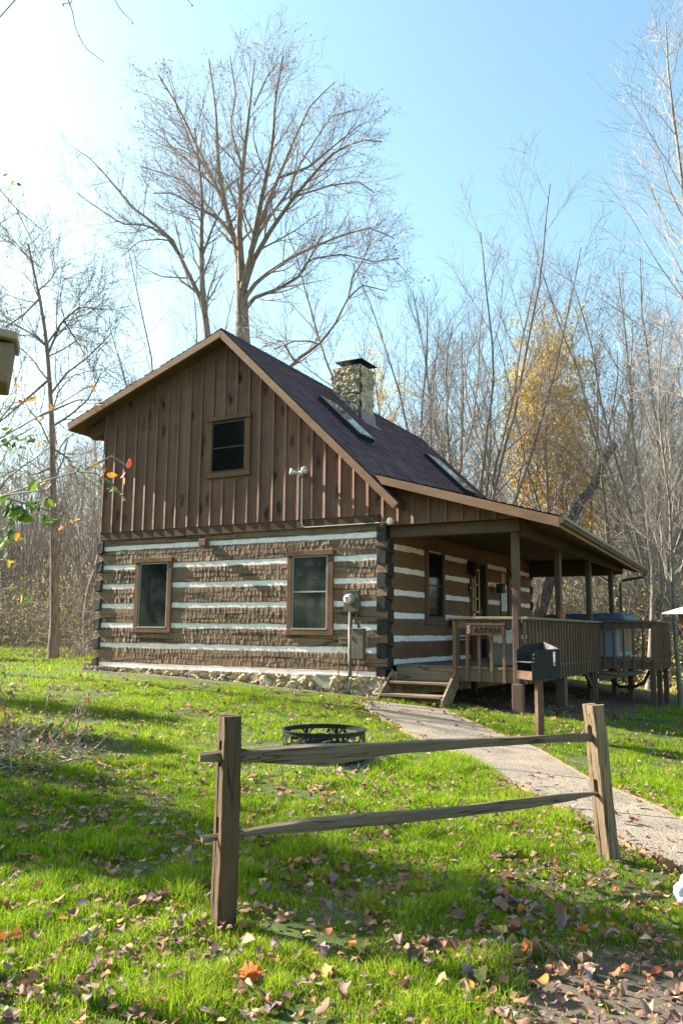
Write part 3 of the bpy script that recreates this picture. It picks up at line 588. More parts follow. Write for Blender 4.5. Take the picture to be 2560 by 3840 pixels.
skylight(-2.20, -1.30, 1.36, 1.98); skylight(-2.08, -1.05, 6.25, 7.0)
# ---- flood light with conduit
m = MB(); m.lathe([(.055, 0), (.055, .05), (.03, .07)], (-1.615, -.068, 3.38), 14, (0, -1, 0)); fl = m.build('floodlight', MT['pvc'], cab)
for s in (-1, 1):
    m = MB(); c = np.array([-1.615+s*.05, -.13, 3.40]); a = np.array([s*.75, -.62, .12]); a /= np.linalg.norm(a)
    m.lathe([(.02, 0), (.028, .03), (.03, .05), (.062, .11), (.066, .125), (.045, .14), (0.005, .145)], c, 16, a); m.build('lamp', MT['lamp'], fl, smooth=True)
m = MB(); m.tube([(-1.60, -.08, 3.33), (-1.60, -.08, 2.52), (-1.575, -.08, 2.45), (-1.52, -.08, 2.432), (.06, -.08, 2.432)], .009, 8); m.build('conduit', MT['pvc'], fl)
m = MB(); m.lathe([(.058, 0), (.058, .06), (.05, .068), (.001, .07)], (.125, -.07, 2.44), 18, (0, -1, 0)); m.build('junction_disc', MT['pvc'], fl, smooth=False)
# ---- porch ceiling and beams
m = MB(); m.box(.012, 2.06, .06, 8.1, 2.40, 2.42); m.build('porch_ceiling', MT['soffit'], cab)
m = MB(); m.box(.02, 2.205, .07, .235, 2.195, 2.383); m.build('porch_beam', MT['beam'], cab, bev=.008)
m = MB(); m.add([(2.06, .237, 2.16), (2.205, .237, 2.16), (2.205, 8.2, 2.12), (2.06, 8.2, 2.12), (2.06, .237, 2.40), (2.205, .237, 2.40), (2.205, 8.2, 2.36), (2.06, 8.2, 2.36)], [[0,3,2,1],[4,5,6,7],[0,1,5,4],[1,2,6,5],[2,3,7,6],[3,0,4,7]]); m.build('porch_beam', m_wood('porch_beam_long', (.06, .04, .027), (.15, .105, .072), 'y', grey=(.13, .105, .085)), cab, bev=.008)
m = MB(); m.box(.02, 2.055, 8.02, 8.16, 2.02, 2.38); m.build('porch_beam', MT['beam'], cab, bev=.008)
for y in np.arange(.5, 8.4, .61):
    t = (y-Y0)/(Y1-Y0); a = PA*(1-t)+PD*t; b = PB_*(1-t)+PC_*t; m = MB(); m.bar((2.21, y, a[2]+(b[2]-a[2])*(2.26/(b[0]+.05))-.13), (b[0]-.06, y, b[2]-.135), .04, .09); m.build('rafter_tail', MT['soffit'], cab)
# ---- gutter, fascia and downspout
a, b = PB_+np.array([0, 0, 0]), PC_
m = MB(); m.bar(a+[-.05, .06, -.085], b+[-.05, 0, -.085], .035, .13, (0, 0, 1)); m.build('fascia_board', m_wood('eave_fascia', (.16, .1, .05), (.3, .19, .1), 'y'), cab)
prof = [(0, 0), (0, -.095), (.055, -.095), (.075, -.06), (.095, -.045), (.095, 0), (.088, 0), (.088, -.04), (.07, -.055), (.05, -.088), (.007, -.088), (.007, 0)]
vs = [a+np.array([-.03+u, 0, -.008+v]) for u, v in prof]+[b+np.array([-.03+u, 0, -.008+v]) for u, v in prof]; n = len(prof)
m = MB(); m.add(vs, [[i, (i+1) % n, n+(i+1) % n, n+i] for i in range(n)]); m.add([a+np.array([-.03+u, .0, -.008+v]) for u, v in prof[:6]], [[0, 1, 2, 3, 4, 5]]); m.add([b+np.array([-.03+u, .0, -.008+v]) for u, v in prof[:6]], [[5, 4, 3, 2, 1, 0]])
gt = m.build('gutter', MT['gut'], cab)
m = MB(); m.tube([(2.62, 8.72, 2.12), (2.61, 8.72, 2.05), (2.56, 8.72, 2.0), (2.12, 8.66, 1.93), (2.06, 8.6, 1.86), (2.055, 8.6, .2), (2.055, 8.6, -.5)], .036, 10); m.build('downspout', MT['gut'], gt)
# ------------------------------------------------------------------ porch deck with its railing
dk = empty('porch_deck', (1.6, 3, -.6), 'weathered raised porch deck with baluster railing along the side of the cabin', 'deck')
m = MB()
for i in range(15):
    x = .085+i*.1425; m.box(x, x+.135, .165+random.uniform(-.012, .012), 8.2, .105+random.uniform(-.004, .0), .143+random.uniform(-.003, .003))
m.build('floor', MT['deck'], dk, bev=.004)
m = MB()
for i in range(7): m.box(2.22+i*.151, 2.22+i*.151+.144, 5.37, 7.55, .10, .14+random.uniform(-.003, .003))
m.build('floor', MT['deck'], dk, bev=.004)
m = MB(); m.box(.09, 2.195, .19, .23, -.085, .103); m.build('rim_board', MT['deckx'], dk, bev=.004)
m = MB(); m.box(2.155, 2.195, .235, 8.2, -.085, .103); m.build('rim_board', MT['deck'], dk, bev=.004)
m = MB(); m.box(2.20, 3.24, 5.39, 5.43, -.05, .098); m.build('rim_board', MT['deckx'], dk, bev=.004)
m = MB(); m.box(3.20, 3.24, 5.435, 7.55, -.05, .098); m.build('rim_board', MT['deck'], dk, bev=.004)
for x in np.arange(.5, 2.1, .4): m = MB(); m.box(x, x+.04, .235, 8.1, -.085, .10); m.build('joist', MT['deck'], dk)
def baluster(x, y, z0, z1, fx, fy):
    """42 mm square, its top cut at a slant that falls towards (fx, fy)"""
    h = .021; m = MB(); w = random.uniform(-.004, .004); vs = []
    for z in (z0+random.uniform(-.006, .006), z1):
        for i, j in ((-1,-1),(1,-1),(1,1),(-1,1)): vs.append((x+i*h+(w if z == z1 else 0), y+j*h, z-(.03*max(0, i*fx+j*fy) if z == z1 else 0)))
    m.add(vs, [[0,3,2,1],[4,5,6,7],[0,1,5,4],[1,2,6,5],[2,3,7,6],[3,0,4,7]]); return m.build('baluster', MT['bal'], dk, bev=.003)
for x in (1.107, 1.31, 1.506, 1.706, 1.904, 2.1, 2.225): baluster(x, .167, -.088, .858, 0, -1)
m = MB(); m.box(1.055, 1.15, .195, .285, .14, .86); m.build('newel_post', MT['bal'], dk, bev=.004)
for i in range(26): baluster(2.220, .37+.1965*i, -.095, .855, 1, 0)
for i in range(6): baluster(2.30+.188*i, 5.366, -.06, .878, 0, -1)
for i in range(12): baluster(3.264, 5.44+.185*i, -.06, .878, 1, 0)
m = MB(); m.box(1.10, 2.15, .19, .225, .725, .863); m.build('rail', MT['deckx'], dk, bev=.004)
m = MB(); m.box(2.165, 2.197, .24, 5.38, .725, .863); m.build('rail', MT['deck'], dk, bev=.004)
m = MB(); m.box(2.2, 3.24, 5.39, 5.425, .76, .882); m.build('rail', MT['deckx'], dk, bev=.004)
m = MB(); m.box(3.207, 3.24, 5.43, 7.6, .76, .882); m.build('rail', MT['deck'], dk, bev=.004)
m = MB(); m.box(1.06, 2.285, .11, .25, .866, .905); m.build('rail_cap', m_wood('cap_rail_cross', (.16, .125, .085), (.3, .25, .175), 'x', grey=(.25, .22, .17)), dk, bev=.005)
m = MB(); m.box(2.135, 2.275, .253, 5.36, .866, .905); m.build('rail_cap', m_wood('cap_rail_long', (.14, .11, .075), (.26, .21, .15), 'y', grey=(.22, .19, .15)), dk, bev=.005)
m = MB(); m.box(2.17, 3.31, 5.32, 5.45, .886, .922); m.build('rail_cap', MT['deckx'], dk, bev=.005)
m = MB(); m.box(3.18, 3.305, 5.453, 7.62, .886, .922); m.build('rail_cap', MT['deck'], dk, bev=.005)
for y, zb in ((.18, -.6), (2.66, -.68), (5.03, -.75), (7.25, -.95)):
    m = MB(); m.box(2.055, 2.15, y-.075, y+.075, zb, 2.19 if y < 1 else 2.16); m.build('post', MT['postz'], dk, bev=.008)
m = MB(); m.box(2.04, 2.2, .06, .175, -.62, -.09); m.build('post', MT['postz'], dk, bev=.006)
for y, zb in ((2.66, -.72), (5.1, -.8)):
    m = MB(); m.box(2.02, 2.19, y-.09, y+.09, zb, -.088); m.build('post', MT['postz'], dk, bev=.006)
for x, y in ((3.21, 5.41), (3.21, 6.2), (3.21, 7.1), (2.62, 6.3), (2.45, 7.3), (.5, 2.66), (1.2, 6.2)):
    m = MB(); m.box(x-.05, x+.05, y-.05, y+.05, h1(x, y)-.1, -.052 if x > 2.2 else .1); m.build('post', MT['postz'], dk, bev=.006)
m = MB(); m.prism([(2.2, -.09), (3.05, -.06), (3.05, -.12), (2.2, -.30)], (0, 5.2, 0), (1, 0, 0), (0, 0, 1), (0, .045, 0)); m.build('brace', MT['step'], dk, bev=.004)
m = MB(); m.bar((2.1, 4.98, -.38), (2.1, 4.5, -.1), .05, .09); m.build('brace', MT['postz'], dk)
# ------------------------------------------------------------------ steps
st = empty('wooden_steps', (.6, -.2, -.42), 'short flight of weathered wooden steps leading up from the path to the porch', 'steps')
m = MB(); m.box(.10, 1.12, -.44, -.14, -.325, -.285); m.build('tread', MT['step'], st, bev=.006)
m = MB(); m.box(.10, 1.12, -.14, .15, -.145, -.105); m.build('tread', MT['step'], st, bev=.006)
for x in (.06, 1.125):
    m = MB(); m.prism([(.16, .02), (.16, -.16), (-.18, -.47), (-.47, -.47), (-.47, -.34), (.05, .06)], (x, 0, 0), (0, 1, 0), (0, 0, 1), (.04, 0, 0)); m.build('stringer', MT['step'], st, bev=.005)
m = MB(); m.box(.102, 1.122, .155, .185, -.10, .10); m.build('riser', MT['step'], st, bev=.004)
m = MB(); m.box(.102, 1.122, -.10, -.07, -.46, -.328); m.build('riser', MT['deckx'], st, bev=.004)
# ------------------------------------------------------------------ things on and by the porch
t = empty('name_sign', (1.63, .12, .7), 'reddish brown wooden board with the carved letters ASPEN hung on the front railing', 'sign')
m = MB(); m.prism([(1.335, .64), (1.35, .62), (1.92, .62), (1.935, .64), (1.935, .785), (1.335, .785)], (0, .095, 0), (1, 0, 0), (0, 0, 1), (0, .045, 0)); m.build('board', MT['sign'], t, bev=.005)
m = MB(); m.box(1.33, 1.94, .09, .143, .786, .8); m.build('top_strip', MT['step'], t)
m = MB()
for i in range(4): m.bar((1.345, .092, .66+i*.03), (1.385, .092, .675+i*.03), .006, .006)
m.build('notch', MT['chink'], t)
cu = bpy.data.curves.new('lettering', 'FONT'); cu.body = 'ASPEN'; cu.size = .115; cu.extrude = .004; cu.offset = .0035; cu.space_character = 1.32; cu.align_x = 'CENTER'
cu.materials.append(MT['dark']); lt = bpy.data.objects.new('lettering_curve', cu); col.objects.link(lt); dg = bpy.context.evaluated_depsgraph_get(); me_ = bpy.data.meshes.new_from_object(lt.evaluated_get(dg)); bpy.data.objects.remove(lt); lo = bpy.data.objects.new('lettering', me_); col.objects.link(lo); lo.parent = t; lo.rotation_euler = (R_(90), 0, 0); lo.location = (1.655-1.63, .0935-.12, .665-.7)
t = empty('trash_bin', (1.75, .62, .14), 'grey trash bin with a white liner bag folded over its rim behind the railing', 'trash bin')
m = MB(); m.add([(1.59,.46,.145),(1.95,.46,.145),(1.95,.8,.145),(1.59,.8,.145),(1.57,.44,.60),(1.97,.44,.60),(1.97,.82,.60),(1.57,.82,.60)], [[0,3,2,1],[4,5,6,7],[0,1,5,4],[1,2,6,5],[2,3,7,6],[3,0,4,7]]); m.build('body', MT['bin'], t, bev=.02)
g = np.random.default_rng(5); vs = []; n = 36
for r, z in ((.0, -.09), (.004, .0), (.012, .05), (-.03, .09), (-.1, .1), (-.17, .06)):
    for i in range(n):
        a = 2*math.pi*i/n; c = max(abs(math.cos(a)), abs(math.sin(a))); vs.append((1.77+(.205+r)*math.cos(a)/c*.98, .63+(.195+r)*math.sin(a)/c*.98, .60+z+g.normal(0, .012)))
m = MB(); m.add(vs, [[i*n+j, i*n+(j+1) % n, (i+1)*n+(j+1) % n, (i+1)*n+j] for i in range(5) for j in range(n)]); m.build('liner_bag', MT['bag'], t, smooth=True)
t = empty('wooden_bench', (.3, 3.1, .14), 'dark red wooden bench standing against the porch wall below the window', 'bench')
m = MB(); m.box(.12, .16, 2.6, 3.75, .78, .95); m.build('backrest', MT['redwood'], t, bev=.006)
m = MB(); m.box(.14, .56, 2.6, 3.75, .54, .58); m.build('seat', MT['redwood'], t, bev=.006)
for y in (2.66, 3.69):
    for x in (.15, .52): m = MB(); m.box(x-.03, x+.03, y-.03, y+.03, .143, .54 if x > .3 else .9); m.build('leg', MT['redwood'], t)
t = empty('notice', (.02, 5.9, 1.4), 'white paper notice with a red heading pinned to the log wall beside the door', 'notice')
m = MB(); m.box(.03, .034, 5.72, 6.11, 1.13, 1.66); m.build('sheet', MT['paper'], t)
m = MB(); m.box(.034, .036, 5.76, 6.07, 1.55, 1.62); m.build('heading', MT['red'], t)
m = MB()
for i in range(11): m.box(.034, .0355, 5.76, 6.07-.05*(i % 3), 1.17+i*.032, 1.178+i*.032)
m.build('print', MT['ink'], t)
m = MB(); m.box(.024, .03, 5.76, 5.99, 1.75, 1.97); tag(m.build('paper_sheet', MT['yellow']), 'small blank tan sheet pinned to the log above the white notice', 'paper')
t = empty('wall_lantern', (.05, 3.72, 1.9), 'small black lantern fixed to the log wall left of the door', 'lantern')
m = MB(); m.box(.015, .05, 3.67, 3.77, 1.82, 2.1); m.box(.05, .12, 3.70, 3.74, 2.04, 2.07); m.build('bracket', MT['black'], t)
m = MB(); m.lathe([(.03, 0), (.05, .02), (.065, .2), (.07, .21), (.02, .27), (.005, .29)], (.13, 3.72, 1.79), 6); m.build('lamp_housing', MT['black'], t)
t = empty('doorbell_box', (.04, 3.73, 1.5), 'tiny black box with a white button on the log wall under the lantern', 'doorbell')
m = MB(); m.box(.014, .045, 3.69, 3.77, 1.47, 1.62); m.build('case', MT['black'], t, bev=.005); m = MB(); m.lathe([(.018, 0), (.018, .008)], (.045, 3.735, 1.55), 12, (1, 0, 0)); m.build('button', MT['white'], t)
t = empty('post_box', (.2, 5.2, .14), 'dark green box on a slim green stand between the door and the notice', 'box')
m = MB(); m.box(.12, .27, 5.10, 5.28, 1.5, 1.70); m.build('box', MT['green'], t, bev=.01); m = MB(); m.lathe([(.1, 0), (.1, .02), (.02, .04), (.018, 1.34), (.03, 1.37)], (.19, 5.19, .145), 12); m.build('stand', MT['green'], t)
t = empty('flower_pot', (2.205, 2.36, .905), 'small terracotta flower pot standing on the side railing against a porch post', 'flower pot')
m = MB(); m.lathe([(.05, 0), (.068, .09), (.072, .095), (.08, .097), (.082, .13), (.068, .13), (.062, .1), (.045, .09)], (2.205, 2.42, .906), 20); m.build('pot', MT['terra'], t, smooth=False)
t = empty('hot_tub', (2.2, 6.2, .14), 'hot tub with a pale grey shell and a puffy slate blue cover on the deck', 'hot tub')
m = MB(); m.box(1.12, 2.56, 5.55, 7.0, .15, .93); m.build('shell', MT['tub'], t, bev=.05)
m = MB(); m.box(2.555, 2.575, 5.62, 6.15, .3, .88); m.box(2.555, 2.575, 6.3, 6.95, .3, .88); m.build('side_panel', MT['panel'], t, bev=.004)
m = MB(); m.box(2.44, 2.47, 5.52, 5.55, .42, .82); m.build('handle', MT['black'], t, bev=.01)
gxs = np.linspace(.98, 2.72, 36); gys = np.linspace(5.45, 7.1, 24); A, B = np.meshgrid(gxs, gys); ex = np.minimum(np.minimum(A-.98, 2.72-A)/.16, np.minimum(B-5.45, 7.1-B)/.16); ex = np.clip(ex, 0, 1)
Zt = .955+.10*np.sqrt(ex)+(vnoise(A, B, 6, 6)-.5)*.035*ex-.03*np.exp(-((A-1.85)/.03)**2)+.03*np.clip((A-1)/1.7, 0, 1)*ex
idx = np.arange(A.size).reshape(A.shape); q = np.stack([idx[:-1, :-1], idx[:-1, 1:], idx[1:, 1:], idx[1:, :-1]], -1).reshape(-1, 4); P = np.stack([A, B, Zt], -1).reshape(-1, 3); P2 = P.copy(); P2[:, 2] = .925
ring = np.concatenate([idx[0], idx[1:, -1], idx[-1, -2::-1], idx[-2:0, 0]]); N0 = len(P); kk = np.arange(len(ring)); sk = np.stack([ring, np.roll(ring, -1), np.roll(ring, -1)+N0, ring+N0], -1)[:, ::-1]
mesh_obj('cover', np.vstack([P, P2]), np.vstack([q, q[:, ::-1]+N0, sk]), MT['lid'], t, smooth=True)
m = MB(); m.tube([(2.3, 5.8, .0), (2.34, 5.78, -.3), (2.5, 5.75, -.42), (2.75, 5.8, -.42), (2.95, 5.9, -.34), (3.05, 6.0, -.1)], .035, 8); tag(m.build('drain_hose', MT['black'], None, True), 'black hose sagging between the legs under the deck extension', 'hose')
# ------------------------------------------------------------------ electrics on the gable wall
t = empty('electric_meter', (-.6, -.06, -.3), 'round glass electric meter on a brown box above a conduit at the wall corner', 'electric meter')
m = MB(); m.box(-.725, -.455, -.13, -.025, .982, 1.32); m.box(-.73, -.45, -.14, -.025, 1.32, 1.33); m.build('meter_box', MT['bronze'], t, bev=.006)
m = MB(); m.lathe([(.088, 0), (.088, .03), (.082, .035), (.08, .09), (.07, .105)], (-.595, -.13, 1.185), 24, (0, -1, 0)); m.build('ring', MT['galv'], t)
m = MB(); m.lathe([(.068, 0), (.068, .01), (.05, .02), (.001, .024)], (-.595, -.236, 1.185), 24, (0, -1, 0)); m.build('dial', MT['white'], t, smooth=True)
m = MB(); m.box(-.625, -.58, -.2655, -.258, 1.205, 1.222); m.build('display', MT['dark'], t); m = MB()
for i in range(3): m.box(-.63+.004*i, -.565-.004*i, -.2652, -.255, 1.19-i*.018, 1.198-i*.018)
m.build('red_print', MT['red'], t)
m = MB(); m.tube([(-.612, -.1, .985), (-.615, -.1, -.08), (-.615, -.11, -.2), (-.63, -.16, -.32), (-.63, -.17, -.5)], .034, 14); m.build('conduit', MT['bronze'], t, smooth=True)
m = MB(); m.tube([(-.616, -.1, -.06), (-.616, -.115, -.2), (-.63, -.165, -.32)], .038, 14); m.build('sleeve', MT['galv'], t, smooth=True)
m = MB(); m.tube([(-.52, -.08, .985), (-.5, -.08, .85), (-.46, -.075, .72)], .022, 10); m.build('elbow', MT['bronze'], t, smooth=True)
t = empty('breaker_box', (-.46, -.06, .2), 'narrow brown metal breaker box mounted below and right of the meter', 'breaker box')
m = MB(); m.box(-.57, -.355, -.14, -.03, .22, .70); m.build('case', MT['bronze'], t, bev=.005); m = MB(); m.box(-.58, -.345, -.155, -.03, .70, .715); m.build('rain_hood', MT['galv'], t); m = MB(); m.box(-.575, -.567, -.15, -.12, .53, .6); m.build('latch', MT['galv'], t)
m = MB(); m.tube([(-.45, -.09, .22), (-.46, -.09, .05), (-.5, -.1, -.1), (-.53, -.18, -.35)], .008, 6); m.build('cable', MT['pvc'], t)
t = empty('junction_box', (-.76, -.05, .45), 'small grey junction box fixed to a log just left of the meter conduit', 'junction box')
m = MB(); m.box(-.835, -.68, -.085, -.02, .455, .545); m.build('case', MT['bronze'], t, bev=.004); m = MB(); m.box(-.84, -.675, -.092, -.02, .545, .556); m.build('lid', MT['galv'], t)
m = MB(); m.tube([(-.775, -.05, .455), (-.78, -.04, .4), (-.76, -.05, .37)], .004, 5); m.build('wire', MT['black'], t)
m = MB(); m.tube([(-.81, -.12, .33), (-.77, -.2, .0), (-.72, -.3, -.4)], .011, 8); tag(m.build('ground_rod', MT['rust']), 'thin rusty rod leaning on the wall left of the meter conduit', 'rod')
# ------------------------------------------------------------------ grill
gz = h1(2.9, -1.5); gr_ = empty('pedestal_grill', (2.895, -1.5, gz), 'black steel barbecue grill with open front on a rusty square pedestal', 'grill')
gm = Matrix.Rotation(R_(-45), 4, 'Z')
ca, sa2 = math.cos(R_(-45)), math.sin(R_(-45))
def G3(x, y, z): return (2.895+x*ca-y*sa2, -1.5+x*sa2+y*ca, z)       # box frame: x along the open front, -y = front
def gprism(m, poly, axis, lo, hi):
    if axis == 'x': f = lambda a, b, c: G3(c, a, b)
    else: f = lambda a, b, c: G3(a, c, b)
    n = len(poly); vs = [f(u, v, lo) for u, v in poly]+[f(u, v, hi) for u, v in poly]
    m.add(vs, [list(range(n))[::-1], list(range(n, 2*n))]+[[i, (i+1) % n, n+(i+1) % n, n+i] for i in range(n)])
w, d = .195, .195
side = [(-d, .10), (d, .10), (d, .552), (-.11, .515), (-d, .45)]
slot = [(-d, .10), (.11, .10), (.11, .24), (.145, .24), (.125, .27), (.15, .30), (.125, .33), (.15, .36), (.125, .39), (.15, .42), (.11, .45), (.11, .515), (-.11, .515), (-d, .44)]
m = MB(); gprism(m, [(-d, .10), (.10, .10), (.10, .27), (.10, .468), (-.11, .462), (-d, .40)], 'x', w, w+.006); gprism(m, [(.135, .10), (d, .10), (d, .470), (.135, .469)], 'x', w, w+.006); gprism(m, [(.10, .10), (.135, .10), (.135, .26), (.10, .26)], 'x', w, w+.006); gprism(m, [(.10, .435), (.135, .435), (.135, .469), (.10, .468)], 'x', w, w+.006)
for i in range(4): gprism(m, [(.117, .285+i*.043), (.135, .275+i*.043), (.135, .29+i*.043)], 'x', w, w+.006)
m.build('side_panel', MT['black'], gr_)
m = MB(); gprism(m, side, 'x', -w-.006, -w); m.build('side_panel', MT['black'], gr_)
m = MB(); gprism(m, [(-w, .10), (w, .10), (w, .472), (-w, .555)], 'y', d-.006, d); m.build('back_panel', MT['steel'], gr_)
m = MB(); gprism(m, [(-w, .10), (w, .10), (w, .106), (-w, .106)], 'y', -d, d-.007); m.build('floor', MT['black'], gr_)
m = MB(); gprism(m, [(-w-.006, .085), (w+.006, .085), (w+.006, .19), (-w-.006, .19)], 'y', -d-.008, -d-.001); m.build('front_lip', MT['rust'], gr_)
m = MB()
for i in range(17): x = -w+.012+i*(2*w-.024)/16; m.tube([G3(x, -d-.03, .30), G3(x, d-.02, .30)], .0045, 5)
m.tube([G3(-w, -d+.02, .30), G3(w, -d+.02, .30)], .005, 5); m.tube([G3(-w, .1, .30), G3(w, .1, .30)], .005, 5); m.build('grate', MT['galv'], gr_)
for s in (-1, 1):
    m = MB()
    for i in range(3): m.lathe([(.008, 0), (.008, .008)], G3(s*(w+.006), -d+.02, .31+i*.045), 8, (ca*s, sa2*s, 0))
    m.build('bolt', MT['galv'], gr_)
m = MB(); m.obox(((2.895), -1.5, (gz-.1+.1)/2), (.042*ca, .042*sa2, 0), (.042*-sa2, .042*ca, 0), (0, 0, (.1-gz+.1)/2)); m.build('pedestal', MT['rust'], gr_, bev=.004)
# ------------------------------------------------------------------ fire ring
fz = h1(*FIRE); fr = empty('fire_ring', (FIRE[0], FIRE[1], fz), 'black steel fire ring with cut-out deer and trees standing on the lawn', 'fire ring')
RR, zt = .42, fz+.315
def cyl(m, poly, rad=RR, th=.006):
    """2d outline (arc length s, height z) bent round the ring"""
    n = len(poly); f = lambda s, z, r: (FIRE[0]+r*math.cos(s/RR), FIRE[1]+r*math.sin(s/RR), fz+z)
    vs = [f(s, z, rad) for s, z in poly]+[f(s, z, rad+th) for s, z in poly]
    m.add(vs, [list(range(n)), list(range(n, 2*n))[::-1]]+[[i, n+i, n+(i+1) % n, (i+1) % n] for i in range(n)])
def band(z0, z1):
    m = MB(); K = 72
    for i in range(K): cyl(m, [(RR*2*math.pi*i/K, z0), (RR*2*math.pi*(i+1)/K, z0), (RR*2*math.pi*(i+1)/K, z1), (RR*2*math.pi*i/K, z1)])
    return m
m = band(.245, .285); m.lathe  # rim
K = 72; vs = []
for i in range(K):
    a = 2*math.pi*i/K
    for r, z in ((RR-.004, .282), (RR+.02, .282), (RR+.02, .291), (RR-.004, .291)): vs.append((FIRE[0]+r*math.cos(a), FIRE[1]+r*math.sin(a), fz+z))
m.add(vs, [[4*i+j, 4*((i+1) % K)+j, 4*((i+1) % K)+(j+1) % 4, 4*i+(j+1) % 4] for i in range(K) for j in range(4)]); m.build('rim', MT['black'], fr)
band(-.06, .115).build('base_band', MT['black'], fr)
def bar2(m, p, q, w):
    p, q = np.array(p, float), np.array(q, float); d = q-p; d /= np.linalg.norm(d); n = np.array([-d[1], d[0]])*w/2; cyl(m, [p+n, p-n, q-n, q+n])
def tree2(s):
    m = MB(); bar2(m, (s, .1), (s, .25), .028); bar2(m, (s, .17), (s+.05, .25), .014); bar2(m, (s, .15), (s-.055, .25), .016); bar2(m, (s+.02, .21), (s+.075, .25), .009); bar2(m, (s-.03, .21), (s-.08, .245), .009); bar2(m, (s+.01, .2), (s+.025, .25), .01); m.build('tree_cutout', MT['black'], fr)
def deer2(s, f):
    m = MB(); P = lambda pts: [(s+f*a, .1+b) for a, b in pts]
    cyl(m, P([(-.075, .05), (-.08, .085), (-.05, .098), (.03, .095), (.055, .105), (.06, .06), (.03, .045), (-.04, .042)])); cyl(m, P([(.03, .08), (.06, .13), (.075, .14), (.1, .128), (.1, .118), (.075, .112), (.062, .075)]))
    for a in (-.068, -.045, .03, .05): bar2(m, P([(a, 0)])[0], P([(a+.004, .06)])[0], .011)
    for a, b in (((.07, .135), (.06, .175)), ((.06, .16), (.035, .172)), ((.075, .135), (.09, .172)), ((.085, .16), (.105, .168))): bar2(m, P([a])[0], P([b])[0], .007)
    m.build('deer_cutout', MT['black'], fr)
for i in range(8): tree2(RR*2*math.pi*(i+.25)/8)
for i in range(8): deer2(RR*2*math.pi*(i+.75)/8, 1 if i % 2 else -1)
g = np.random.default_rng(3); m = MB()
for i in range(9):
    a, r = g.uniform(0, 6.28), g.uniform(0, .2); c = np.array([FIRE[0]+r*math.cos(a), FIRE[1]+r*math.sin(a), fz+.05+.02*i]); d = np.array([math.cos(a*3), math.sin(a*3), .15])*.14; m.tube([c-d, c+d*.2, c+d], [.03, .028, .022], 7)
m.build('charred_log', MT['logend'], fr)
# ------------------------------------------------------------------ split rail fence
FL, FR_ = np.array([3.235, -8.47]), np.array([4.665, -6.13]); fa = (FR_-FL)/np.linalg.norm(FR_-FL); fn = np.array([fa[1], -fa[0]])
fe = empty('split_rail_fence', (*FL, h1(*FL)), 'short section of grey split rail fence with two slotted posts on the lawn', 'fence')
def F3(s, b, z): return np.array([FL[0]+fa[0]*s+fn[0]*b, FL[1]+fa[1]*s+fn[1]*b, z])
def fpost(s0, z0, z1, lean, slots, mat, seed, hs=.05, hb=.062, cut=0):
    """two outer slabs and a core with arched slots the rails run through"""
    g = np.random.default_rng(seed); m = MB(); n = 26; zz = np.linspace(z0, z1, n); c = .019
    jit = np.cumsum(g.normal(0, .0016, (n, 4)), 0); jit -= jit.mean(0)
    def S(z): return s0+lean*(z-z1)
    for sg in (-1, 1):
        vs = []
        for i, z in enumerate(zz):
            o = hb+jit[i, 0 if sg < 0 else 1]; top = max(0, (z-(z1-.07))/.07) if cut and sg > 0 else 0
            h0, h1_ = hs+jit[i, 2], hs+jit[i, 3]; o2 = o*(1-.25*top); ch = .012
            for a, b in ((-h0, c), (-h0, o2-ch), (-h0+ch*1.3, o2), (h1_-ch, o2), (h1_, o2-ch), (h1_, c)): vs.append(F3(S(z)+a, sg*b, z+(.006*g.random() if i == n-1 else 0)))
        k = 6; m.add(vs, [[i*k+j, i*k+(j+1) % k, (i+1)*k+(j+1) % k, (i+1)*k+j] for i in range(n-1) for j in range(k)]+[list(range(k)), [(n-1)*k+j for j in range(k)]])
    zs = [z0]+[q for a in slots for q in a]+[z1]
    for a, b in zip(zs[::2], zs[1::2]):
        lowarch = a > z0+.01; N = 7
        bot = [(-c-.001, a), *[(-c*math.cos(math.pi*i/N), a+(-c+c*math.sin(math.pi*i/N) if lowarch else 0)) for i in range(1, N)], (c+.001, a)]
        if lowarch: bot = [(-c-.001, a-c)]+[(-c*math.cos(math.pi*i/N), a-c+c*math.sin(math.pi*i/N)) for i in range(N+1)]+[(c+.001, a-c)]
        poly = [(x, max(z, z0)) for x, z in bot]+[(c+.001, b), (-c-.001, b)]
        e = np.array([fa[0], fa[1], 0])*(2*hs-.006); mz = (a+b)/2
        # sheared so that it follows the post's lean
        vs = [F3(S(z)-hs+.003, x, z) for x, z in poly]; q = [v+e for v in vs]; nn_ = len(poly)
        m.add(vs+q, [list(range(nn_))[::-1], list(range(nn_, 2*nn_))]+[[i, (i+1) % nn_, nn_+(i+1) % nn_, nn_+i] for i in range(nn_)])
    return m.build('post', MT[mat], fe)
fpost(.03, -.95, .235, .012, [(-.385, -.265), (-.02, .115)], 'fencedk', 3, cut=1)
fpost(2.64, -.95, .20, -.105, [(-.405, -.285), (-.045, .07)], 'fencez', 4)
